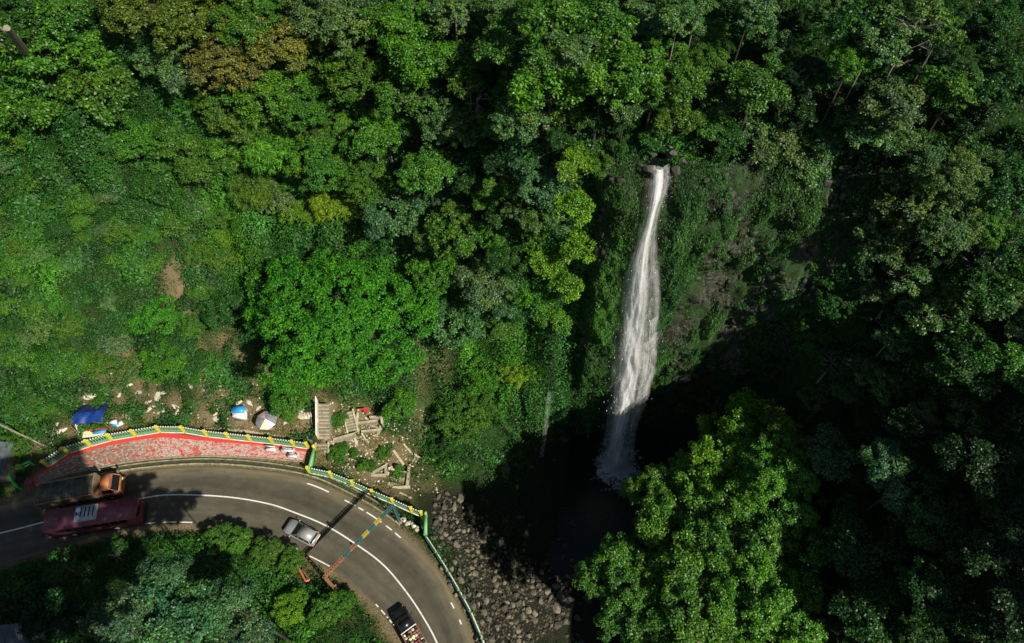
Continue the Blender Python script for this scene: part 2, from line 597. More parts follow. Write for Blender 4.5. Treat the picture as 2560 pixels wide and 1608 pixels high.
bare = spots([(440, 640, 26, .9), (430, 690, 26, 1), (450, 740, 40, 1.1), (470, 770, 30, .9), (500, 660, 18, .6), (460, 795, 20, .7), (560, 850, 34, .9), (600, 890, 26, .8), (500, 870, 26, .7),
              (270, 900, 46, 1.0), (330, 930, 46, 1.1), (240, 940, 30, .9), (340, 890, 30, .8), (390, 975, 30, .9), (300, 980, 40, .9), (440, 1010, 36, .9), (380, 1050, 40, 1),
              (520, 1050, 46, 1.1), (560, 1000, 36, 1), (620, 1050, 56, 1.3), (700, 1070, 50, 1.3), (760, 1060, 44, 1.2), (640, 960, 30, .8), (520, 930, 26, .7), (510, 975, 26, .7),
              (480, 1070, 30, 1), (250, 1030, 40, .9), (180, 1080, 36, .9), (100, 1130, 40, .8), (300, 1060, 36, .9), (40, 1120, 40, .7), (20, 1180, 40, .8), (210, 1000, 20, .8),
              (830, 1060, 70, 1.5), (820, 1130, 50, 1.5), (870, 1110, 50, 1.4), (940, 1110, 50, 1.3), (960, 1220, 50, 1.4), (980, 1160, 50, 1.2), (900, 1060, 50, 1.2), (900, 1120, 50, 1.2), (950, 1180, 50, 1.2), (900, 1190, 40, 1.1), (990, 1230, 40, 1.2), (1000, 1130, 50, .9),
              (1050, 1200, 40, .8), (1060, 1060, 40, .8), (740, 1000, 36, .8), (800, 1000, 36, .9), (20, 520, 20, .8), (35, 545, 20, .8), (100, 610, 10, .7), (190, 800, 16, .7), (205, 840, 14, .7),
              (1100, 890, 26, .9), (1060, 900, 26, .8), (1050, 950, 24, .6), (650, 1600, 50, .3), (700, 1480, 50, .45), (850, 1540, 30, .4), (760, 1430, 36, .9), (800, 1440, 36, 1)])
river = np.clip(1 - smooth01(-10.8, -7.2, HG + (fbm(GXX / 3, GYY / 3, 3, 9) - .5) * 3), 0, 1) * (GXX > -14)
river = np.maximum(river, np.clip(1.5 * spots([(1120, 1270, 60, 1), (1170, 1340, 70, 1), (1210, 1410, 60, 1), (1260, 1430, 60, 1), (1330, 1480, 70, 1), (1240, 1500, 60, 1), (1280, 1560, 80, 1), (1370, 1540, 70, 1), (1230, 1590, 50, 1), (1380, 1470, 60, 1), (1110, 1340, 36, .8)]), 0, 1))
verge = 1 - np.minimum(smooth01(half - .3, half + 1.3, Droad + (fbm(GXX, GYY, 3, 3) - .5) * 1.2), smooth01(.3, 1.4, Dterr))
nz_ = fbm(GXX / 1.1, GYY / 1.1, 4, 12)
soil = np.clip(np.maximum(bare * smooth01(.25, .6, nz_ + .12 * bare), verge), 0, 1)

# terrain sheet: fine near the scene, stretched out to the horizon
ext = np.array([20, 60, 140, 300, 600, 1100.])
ax = np.r_[(gx[0] - ext[::-1]), gx, gx[-1] + ext]
ay = np.r_[(gy[0] - ext[::-1]), gy, gy[-1] + ext]
AX, AY = np.meshgrid(ax, ay, indexing='ij')
AZ = height(AX, AY)
over = np.maximum(np.maximum(gx[0] - AX, AX - gx[-1]), np.maximum(gy[0] - AY, AY - gy[-1]))
AZ = AZ + smooth01(0, 500, over) * 18 * (fbm(AX / 200, AY / 200, 3) + .2)
nx, ny = AX.shape
idx = np.arange(nx * ny).reshape(nx, ny)
FQ = np.stack([idx[:-1, :-1], idx[1:, :-1], idx[1:, 1:], idx[:-1, 1:]], -1).reshape(-1, 4)


def padgrid(A): return np.pad(A, len(ext), mode='edge')


q = NT('hillside_ground')
tc = q.n('ShaderNodeTexCoord')
a1 = q.n('ShaderNodeAttribute', _attribute_name='soil')
a2 = q.n('ShaderNodeAttribute', _attribute_name='river')
n1 = q.noise(.9, 8, .7, tc.outputs['Object'])
n2 = q.noise(6, 6, .7, tc.outputs['Object'])
g = q.ramp(n1.outputs[0], [(.3, (.010, .026, .006)), (.55, (.022, .055, .010)), (.75, (.05, .06, .02))])
e = q.ramp(n2.outputs[0], [(.28, (.10, .075, .035)), (.5, (.20, .155, .085)), (.72, (.36, .30, .18))])
r_ = q.ramp(n2.outputs[0], [(.35, (.008, .009, .006)), (.55, (.03, .03, .02)), (.7, (.10, .09, .065))])  # stream bed rock; darkened to paint shade between the bank boulders
c = q.mix(a2.outputs['Fac'], g.outputs[0], r_.outputs[0])
c = q.mix(a1.outputs['Fac'], c, e.outputs[0])
q.l(c, q.b.inputs['Base Color'])
q.b.inputs['Roughness'].default_value = .95
q.b.inputs['Specular IOR Level'].default_value = .15
q.bump(n2.outputs[0], .9, .25)
me = np_mesh('hillside', np.stack([AX, AY, AZ], -1).reshape(-1, 3), FQ, q.m,
             {'soil': ('POINT', padgrid(soil).ravel()), 'river': ('POINT', padgrid(river).ravel())}, True)
tag(link(me, 'hillside_terrain'), kind='structure')


# ------------------------------------------------------------------ road, markings, kerb, terrace floor
def strip(name, A, B, z, mat, cuts=1, kind='structure', nseg=None, zf=None, parent=None):
    n = nseg or len(A)
    A, B = resample(A, n), resample(B, n)
    rows = [A * (1 - k / cuts) + B * (k / cuts) for k in range(cuts + 1)]
    V = np.stack(rows, 1)
    zz = np.full(V.shape[:2] + (1,), z)
    V = np.concatenate([V, zz], -1).reshape(-1, 3)
    id_ = np.arange(n * (cuts + 1)).reshape(n, cuts + 1)
    Fq = np.stack([id_[:-1, :-1], id_[:-1, 1:], id_[1:, 1:], id_[1:, :-1]], -1).reshape(-1, 4)
    vv = np.tile(np.arange(cuts + 1) / cuts, n)
    uu = np.repeat(np.r_[0, np.cumsum(np.linalg.norm(np.diff((A + B) / 2, axis=0), axis=1))], cuts + 1)
    me = np_mesh(name, V, Fq, mat, {'across': ('POINT', vv), 'along': ('POINT', uu)})
    o = link(me, name, parent)
    if kind: o['kind'] = kind
    return o


q = NT('asphalt')
tc = q.n('ShaderNodeTexCoord')
ac = q.n('ShaderNodeAttribute', _attribute_name='across')
al = q.n('ShaderNodeAttribute', _attribute_name='along')
nf = q.noise(60, 3, .8, tc.outputs['Object'])
nm = q.noise(.9, 6, .65, tc.outputs['Object'])
cv = q.n('ShaderNodeCombineXYZ')
q.l(q.math('MULTIPLY', al.outputs['Fac'], .16), cv.inputs[0])
q.l(q.math('MULTIPLY', ac.outputs['Fac'], 9.0), cv.inputs[1])
ns = q.noise(1.0, 5, .6, cv.outputs[0])
base = q.ramp(nm.outputs[0], [(.3, (.082, .076, .056)), (.7, (.125, .113, .080))])
tracks = q.ramp(ac.outputs['Fac'], [(0, (.62, .62, .62)), (.10, (.9, .9, .9)), (.2, (1, 1, 1)), (.33, (.9, .9, .9)), (.52, (.94, .94, .94)), (.64, (.66, .67, .68)), (.76, (.82, .82, .82)), (.88, (1.0, 1.0, 1.0)), (1, (1, .98, .94))])
c = q.mix(1.0, base.outputs[0], tracks.outputs[0], 'MULTIPLY')
str_ = q.ramp(ns.outputs[0], [(.35, (.72, .72, .72)), (.65, (1.12, 1.1, 1.06))])
c = q.mix(.8, c, str_.outputs[0], 'MULTIPLY')
dust = q.ramp(ac.outputs['Fac'], [(0, (.35, .35, .35)), (.07, (0, 0, 0)), (.84, (0, 0, 0)), (.955, (.5, .5, .5)), (1, (.25, .25, .25))])
dn = q.math('MULTIPLY', dust.outputs[0], q.ramp(ns.outputs[0], [(.3, (.3, .3, .3)), (.7, (1.3, 1.3, 1.3))]).outputs[0])
c = q.mix(dn, c, (.27, .215, .12))
gr = q.ramp(nf.outputs[0], [(.3, (.8, .8, .8)), (.7, (1.2, 1.2, 1.2))])
c = q.mix(.7, c, gr.outputs[0], 'MULTIPLY')
q.l(c, q.b.inputs['Base Color'])
q.b.inputs['Roughness'].default_value = .85
q.b.inputs['Specular IOR Level'].default_value = .25
q.bump(nf.outputs[0], .3, .02)
M['asphalt'] = q.m
strip('road', inner, outer, 0.0, M['asphalt'], 10, nseg=170)

q = NT('road_paint')
tc = q.n('ShaderNodeTexCoord')
n1 = q.noise(3.2, 8, .8, tc.outputs['Object'])
f = q.ramp(n1.outputs[0], [(.55, (0, 0, 0)), (.64, (1, 1, 1))])
q.l(q.mix(f.outputs[0], (.72, .72, .68), (.26, .23, .17)), q.b.inputs['Base Color'])
q.b.inputs['Roughness'].default_value = .7
M['paint'] = q.m
strip('center_line', offset(centre, -.075), offset(centre, .075), 0.004, M['paint'], 1, nseg=200)


def sub(poly, a, b, n=12):
    """piece of a polyline between picture points a and b"""
    pa, pb = P(*a)[:2], P(*b)[:2]
    ia = np.argmin(np.linalg.norm(poly - pa, axis=1))
    ib = np.argmin(np.linalg.norm(poly - pb, axis=1))
    ia, ib = min(ia, ib), max(ia, ib)
    return poly[ia:max(ib + 1, ia + 2)]


fine_outer = resample(outer, 900)
fine_inner = resample(inner, 900)
dashes = [((771, 1203), (826, 1225)), ((866, 1245), (893, 1258)), ((900, 1262), (912, 1270)), ((920, 1276), (957, 1301)), ((968, 1310), (982, 1322)), ((990, 1330), (1003, 1344)),
          ((1126, 1506), (1135, 1520)), ((1150, 1548), (1155, 1560))]
edge_outer = offset(fine_outer, -.55)
m_ = None
for i, (a, b) in enumerate(dashes):
    s_ = sub(edge_outer, a, b)
    strip('edge_line', offset(s_, -.07), offset(s_, .07), 0.004, M['paint'], 1, nseg=max(3, len(s_)))
edge_inner = offset(fine_inner, .22)
for a, b in [((360, 1316), (388, 1314)), ((408, 1313), (440, 1311)), ((446, 1311), (480, 1311)), ((722, 1367), (742, 1377)), ((770, 1396), (820, 1422)), ((935, 1515), (942, 1522)), ((948, 1530), (958, 1542)), ((962, 1546), (979, 1570))]:
    s_ = sub(edge_inner, a, b)
    strip('edge_line', offset(s_, -.06), offset(s_, .06), 0.004, M['paint'], 1, nseg=max(3, len(s_)))

# kerb and drain between road and terrace, and thin kerb on the inner side
kb = sub(fine_outer, (230, 1197), (1000, 1328))


def kerb(name, poly, off0, off1, h, mat, step=3):
    A, B = offset(poly, off0)[::step], offset(poly, off1)[::step]
    n = len(A)
    V = np.concatenate([np.c_[A, np.full(n, -.1)], np.c_[A, np.full(n, h)], np.c_[B, np.full(n, h)], np.c_[B, np.full(n, -.1)]])
    I = np.arange(n - 1)
    Fq = np.concatenate([np.stack([I + k * n, I + 1 + k * n, I + 1 + (k + 1) * n, I + (k + 1) * n], 1) for k in range(3)])
    o = link(np_mesh(name, V, Fq, mat), name)
    o['kind'] = 'structure'
    return o


M['kerb'] = simple('kerb_concrete', (.26, .24, .15), .9, var=.55, scale=2.2, bump=.4)
M['drain'] = simple('drain_mud', (.05, .05, .028), .9, var=.5, scale=2)
kerb('kerb', kb, .30, .46, .12, M['kerb'])
kerb('drain_lip', kb, .92, 1.04, .10, M['kerb'])
strip('drain_channel', offset(kb, .46), offset(kb, .92), -.05, M['drain'], 1)

q = NT('terrace_paint')
tc = q.n('ShaderNodeTexCoord')
ac = q.n('ShaderNodeAttribute', _attribute_name='across')
al = q.n('ShaderNodeAttribute', _attribute_name='along')
cv = q.n('ShaderNodeCombineXYZ')
q.l(q.math('MULTIPLY', al.outputs['Fac'], 1.0), cv.inputs[0])
q.l(q.math('MULTIPLY', ac.outputs['Fac'], 3.6), cv.inputs[1])
vo_ = q.n('ShaderNodeTexVoronoi')
vo_.inputs['Scale'].default_value = 2.6
q.l(cv.outputs[0], vo_.inputs['Vector'])
n1 = q.noise(1.15, 6, .75, cv.outputs[0])
n3 = q.noise(.35, 3, .5, cv.outputs[0])
red, wht, brn = (.52, .028, .028), (.58, .53, .46), (.12, .088, .055)
bl = q.ramp(n1.outputs[0], [(.38, (0, 0, 0)), (.60, (1, 1, 1))])
bl.color_ramp.interpolation = 'CONSTANT'
f1 = q.ramp(n1.outputs[0], [(0, red), (.49, red), (.495, wht), (.55, wht), (.555, brn), (.58, brn), (.585, red)])
n4 = q.noise(2.1, 4, .75, cv.outputs[0])
f2 = q.ramp(n4.outputs[0], [(0, brn), (.42, brn), (.425, wht), (.52, wht), (.525, red)])
f1.color_ramp.interpolation = 'CONSTANT'
pat = q.mix(q.ramp(n3.outputs[0], [(.35, (.15, .15, .15)), (.6, (.75, .75, .75))]).outputs[0], f1.outputs[0], f2.outputs[0])
# west end worn to brown
wst = q.ramp(q.math('MULTIPLY', al.outputs['Fac'], 1 / 30.), [(.1, (.75, .75, .75)), (.36, (.55, .55, .55)), (.5, (.12, .12, .12)), (1, (0, 0, 0))])
nb = q.noise(2.6, 5, .8, cv.outputs[0])
pat = q.mix(q.math('MULTIPLY', wst.outputs[0], q.ramp(nb.outputs[0], [(.42, (0, 0, 0)), (.5, (1.3, 1.3, 1.3))]).outputs[0]), pat, (.15, .115, .07))
bd = q.math('GREATER_THAN', ac.outputs['Fac'], .80)
c = q.mix(bd, pat, (.62, .045, .04))
q.l(c, q.b.inputs['Base Color'])
q.b.inputs['Roughness'].default_value = .8
M['terrace'] = q.m
strip('terrace_floor', terr_bot, terr_top, .07, M['terrace'], 8, nseg=90)
# its edge, a low concrete face
kerbA = terr_bot
kerb('terrace_kerb', resample(terr_bot, 90), -.14, -.002, .065, M['kerb'], 1)


# ------------------------------------------------------------------ railings
def railing(label, base_px, posts_px, h=1.5, z=0.0, group='green railings with yellow posts', base=M['green'], pst=M['yellow'], cap=M['whitecap'], postw=.26, bal=.29, z1=None, wall=.55, extra_end=True):
    pts = catmull([P(px, py, z)[:2] for px, py in base_px], 8)
    root = empty('railing', (*pts[0], z))
    tag(root, label, 'railing', group)
    o = Vector((*pts[0], z))

    def loc(p, zz): return (p[0] - o.x, p[1] - o.y, zz)
    ps = [P(px, py, z)[:2] for px, py in posts_px]
    for p in ps:
        mb = MB().box(loc(p, h * .5), (postw, postw, h)).box(loc(p, h + .03), (postw * 1.25, postw * 1.25, .06))
        mb.build('post', pst, root)
    bb = MB()
    for a, b in zip(ps[:-1], ps[1:]):
        seg = b - a
        L = np.linalg.norm(seg)
        ang = math.atan2(seg[1], seg[0])
        m = (a + b) / 2
        MB().box(loc(m, wall / 2), (L - postw, .12, wall), ang).build('low_wall', base, root)
        MB().box(loc(m, .04), (L - postw, .30, .08), ang).build('footing', cap, root)
        MB().box(loc(m, h - .30), (L - postw, .06, .07), ang).build('rail', base, root)
        n = max(2, int(L / bal))
        for k in range(1, n):
            c_ = a + seg * k / n
            bb.box(loc(c_, (wall + h - .05) / 2), (.12, .07, h - .05 - wall), ang)
            bb.box(loc(c_, h - .02), (.13, .10, .08), ang)
    tag(bb.build('baluster_row', M['greenbal'], root), kind='stuff')
    return root


q = NT('baluster_paint')
tc = q.n('ShaderNodeTexCoord')
sp = q.n('ShaderNodeSeparateXYZ')
q.l(tc.outputs['Object'], sp.inputs[0])
f = q.math('GREATER_THAN', sp.outputs[2], 1.38)
q.l(q.mix(f, (.15, .38, .18), (.80, .80, .74)), q.b.inputs['Base Color'])
M['greenbal'] = q.m

posts1 = [(122, 1166), (171, 1133), (228, 1115), (282, 1100), (341, 1090), (402, 1080), (464, 1081), (521, 1091), (575, 1097), (629, 1103), (684, 1109), (737, 1116), (772, 1121)]
railing('long green railing with yellow posts behind the red and white terrace', posts1, posts1)
posts2 = [(775, 1181), (831, 1193), (885, 1215), (934, 1238), (984, 1259), (1031, 1281), (1056, 1291)]
railing('green railing with yellow posts between the road and the stone stairs', posts2, posts2)
posts3 = [(1064, 1343), (1092, 1386), (1120, 1432), (1148, 1480), (1176, 1532), (1205, 1600), (1230, 1680)]
railing('low pale green railing along the road above the boulders', posts3, posts3, h=1.0, postw=.16, pst=M['greenpale'], wall=.3)
# end walls that join the railings
for (a, b), lab, mt in ((((790, 1127), (779, 1178)), 'short bright green end wall at the east end of the terrace', M['brightgreen']),
                        (((1067, 1293), (1066, 1340)), 'narrow pale green end wall where the roadside railings meet', M['greenpale'])):
    pa, pb = P(*a), P(*b)
    root = empty('end_wall', pa)
    tag(root, lab, 'wall')
    d = pb - pa
    MB().box((d[0] / 2, d[1] / 2, .5), (np.linalg.norm(d), .24, 1.0), math.atan2(d[1], d[0])).build('wall_panel', mt, root, bevel=.02)
    MB().box((d[0] / 2, d[1] / 2, 1.04), (np.linalg.norm(d) * .98, .34, .08), math.atan2(d[1], d[0])).build('coping', M['greenpale'], root, bevel=.01)
    MB().box((0, 0, .8), (.28, .28, 1.6)).build('post', M['yellow'] if 'bright' in lab else M['greenpale'], root, bevel=.02)

# ------------------------------------------------------------------ vegetation prototypes
def fib(n):
    i = np.arange(n) + .5
    ph = np.arccos(1 - 2 * i / n)
    th = math.pi * (1 + 5 ** .5) * i
    return np.stack([np.cos(th) * np.sin(ph), np.sin(th) * np.sin(ph), np.cos(ph)], 1)


def crown_mesh(name, seed, nl, n, L, W, flat=.8, lobe=(.26, .42), spread=.68, sub=.16, keep=.5, mat='leaf', low=-.35, jit=.5, droop=0.0):
    rng = np.random.default_rng(seed)
    C = fib(nl * 2) + rng.normal(size=(nl * 2, 3)) * .28
    C = C[C[:, 2] > low][:nl * 2]
    rng.shuffle(C)
    C = C[:nl]
    C = unit(C) * (spread * (0.6 + .62 * rng.random((len(C), 1))))
    C[:, 2] = C[:, 2] * flat + .05
    R = rng.uniform(lobe[0], lobe[1], len(C))
    C = np.vstack([C, [[0, 0, .12]]])
    R = np.r_[R, spread * .72]
    # sub clumps on every lobe give the small rosettes seen from above
    SC, SR, ST_ = [], [], []
    for c, r in zip(C, R):
        k = int(10 + 60 * r * r * (.16 / sub) ** 2)
        d = unit(rng.normal(size=(k, 3)) + np.array([0, 0, .45]))
        SC.append(c + d * r * rng.uniform(.72, 1.05, (k, 1)))
        SR.append(rng.uniform(.45, 1.5, k) * sub)
        ST_.append(np.clip(rng.normal(.5, .2, k) + rng.normal(0, .14), 0, 1))
    SC, SR, STN = np.vstack(SC), np.concatenate(SR), np.concatenate(ST_)
    inside = np.zeros(len(SC), bool)
    for c, r in zip(C, R):
        inside |= np.linalg.norm(SC - c, axis=1) < r * .62
    SC, SR, STN = SC[~inside], SR[~inside], STN[~inside]
    # drop some clumps so that gaps show
    m = rng.random(len(SC)) < keep + .5
    SC, SR, STN = SC[m], SR[m], STN[m]
    w = SR ** 2
    k = rng.choice(len(SC), n, p=w / w.sum())
    d = unit(rng.normal(size=(n, 3)) + np.array([0, 0, .55]))
    pos = SC[k] + d * SR[k][:, None] * (rng.random((n, 1)) ** .6) * 1.1 * np.array([1, 1, .62])
    out = unit(SC[k] * np.array([1, 1, 1.2]))
    N = d * .36 + out * .28 + rng.normal(size=(n, 3)) * (jit + .12) + np.array([0, 0, .5])
    tdir = d * np.array([1, 1, .2]) + np.array([0, 0, -droop])
    V, Fq, at = leaves(pos, N, L * rng.uniform(.7, 1.25, n), W * rng.uniform(.7, 1.25, n), rng, STN[k], tdir=tdir)
    return np_mesh(name, V, Fq, M[mat], at)


def trunk_mesh(name, seed, r=.05, pale=False):
    """stem from z = -1.05 (foot) to 0.1 (inside the crown), unit radius"""
    rng = random.Random(seed)
    mb = MB()
    x = rng.uniform(-.06, .06)
    mb.tube((0, 0, -1.05), (x, 0, -.5), r * 1.15, r * .85, 8)
    mb.tube((x, 0, -.5), (x * 1.5, .03, .05), r * .85, r * .6, 7)
    return mb.mesh(name, M['bark_pale'] if pale else M['bark'])


def limb_mesh(name, seed, limbs=6, r=.04, pale=False):
    rng = random.Random(seed)
    mb = MB()
    mb.tube((0, 0, -.1), (.02, 0, .4), r * .9, r * .4, 6, False)
    for k in range(limbs):
        a = 2 * math.pi * (k + rng.random() * .6) / limbs
        z0 = rng.uniform(-.3, .05)
        l = rng.uniform(.5, .72)
        p1 = (math.cos(a) * l * .5, math.sin(a) * l * .5, z0 + .2)
        p2 = (math.cos(a + .2) * l, math.sin(a + .2) * l, z0 + rng.uniform(.25, .45))
        mb.tube((0, 0, z0), p1, r * .7, r * .45, 6, False)
        mb.tube(p1, p2, r * .45, r * .15, 5, False)
        for s_ in (-1, 1):
            p3 = (math.cos(a + s_ * .5) * (l + .1), math.sin(a + s_ * .5) * (l + .1), p2[2] + rng.uniform(-.05, .1))
            mb.tube(p1, p3, r * .28, r * .1, 4, False)
    return mb.mesh(name, M['bark_pale'] if pale else M['bark'])


CR = {
    'coarse': [crown_mesh('crown_coarse', 1, 11, 14000, .085, .05), crown_mesh('crown_coarse', 2, 8, 13000, .088, .052, lobe=(.3, .5), keep=.4), crown_mesh('crown_coarse', 3, 14, 15000, .082, .05, spread=.78, lobe=(.22, .36), keep=.35)],
    'mid': [crown_mesh('crown_mid', 4, 13, 20000, .062, .038, sub=.13), crown_mesh('crown_mid', 5, 10, 20000, .064, .038, sub=.14, lobe=(.3, .46)), crown_mesh('crown_mid', 6, 16, 15000, .07, .044, sub=.12, spread=.78, lobe=(.22, .34), keep=.35)],
    'fine': [crown_mesh('crown_fine', 7, 14, 20000, .055, .034, sub=.10, mat='leaf_soft'), crown_mesh('crown_fine', 8, 10, 20000, .055, .034, sub=.11, lobe=(.3, .46), mat='leaf_soft')],
    'sparse': [crown_mesh('crown_sparse', 9, 15, 6500, .085, .05, sub=.13, spread=.85, lobe=(.16, .28), keep=.05), crown_mesh('crown_sparse', 10, 12, 6500, .085, .05, sub=.12, spread=.85, lobe=(.18, .3), keep=.1)],
    'rain': [crown_mesh('crown_rain', 11, 90, 120000, .026, .015, sub=.05, spread=.82, lobe=(.12, .20), flat=.50, keep=.5, mat='leaf_soft', jit=.35)],
    'big': [crown_mesh('crown_big', 12, 26, 60000, .038, .025, sub=.085, spread=.80, lobe=(.18, .33), flat=.8, keep=.5), crown_mesh('crown_big', 13, 20, 55000, .040, .026, sub=.09, spread=.80, lobe=(.2, .36), keep=.4)],
    'vine': [crown_mesh('crown_vine', 14, 18, 18000, .07, .045, sub=.15, spread=.7, lobe=(.28, .44), flat=.6, keep=.5, droop=.5), crown_mesh('crown_vine', 15, 18, 18000, .07, .045, sub=.15, spread=.75, lobe=(.24, .4), flat=.6, keep=.5, droop=.5)],
    'plume': [crown_mesh('crown_plume', 16, 14, 12000, .15, .025, sub=.15, spread=.7, lobe=(.2, .4), mat='leaf_soft', keep=.4, droop=.6)],
}
TR = [trunk_mesh('trunk', 21), trunk_mesh('trunk', 22), trunk_mesh('trunk', 23)]
TRP = [trunk_mesh('trunk', 24, .045, True), trunk_mesh('trunk', 25, .04, True)]
LB = [limb_mesh('limbs', 31), limb_mesh('limbs', 32, 7), limb_mesh('limbs', 33, 5)]
LBP = [limb_mesh('limbs', 34, 7, .035, True), limb_mesh('limbs', 35, 8, .032, True)]
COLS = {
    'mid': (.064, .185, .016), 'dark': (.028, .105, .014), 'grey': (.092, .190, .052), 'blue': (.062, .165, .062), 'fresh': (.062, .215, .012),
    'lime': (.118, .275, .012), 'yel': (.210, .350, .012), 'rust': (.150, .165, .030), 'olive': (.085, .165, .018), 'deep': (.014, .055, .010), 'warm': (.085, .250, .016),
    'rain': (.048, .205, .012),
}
SC_ = 2560 / 2408.0
tree_i = [0]


def tree(x, y, r, kind, col, hgt, label, name='tree', cat='tree', squash=.85, pale=False, group=None, world_pos=None, jitter=.12):
    """x, y, r in picture units (2408 wide); hgt = height of the crown centre above the slope"""
    k = tree_i[0] = tree_i[0] + 1
    rr = random.Random(k * 13 + 5)
    if world_pos is None:
        p, t = march(x * SC_, y * SC_, hgt)
        R = r * SC_ * t / F
    else:
        p, R = np.array(world_pos[:3], float), r
    z0 = float(height(p[0], p[1]))
    root = empty(name, (p[0], p[1], z0), rr.uniform(0, 6.28))
    tag(root, label, cat, group)
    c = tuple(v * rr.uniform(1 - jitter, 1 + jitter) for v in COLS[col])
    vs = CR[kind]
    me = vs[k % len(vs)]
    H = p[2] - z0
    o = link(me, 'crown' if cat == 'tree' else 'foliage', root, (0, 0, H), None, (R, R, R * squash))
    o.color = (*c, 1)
    tm = (TRP if pale else TR)
    o2 = link(tm[k % len(tm)], 'trunk' if cat == 'tree' else 'stem', root, (0, 0, H), None, (R, R, max(H, R * .6)))
    lm = (LBP if pale else LB)
    link(lm[k % len(lm)], 'limbs', root, (0, 0, H), None, (R, R, R * squash))
    return root


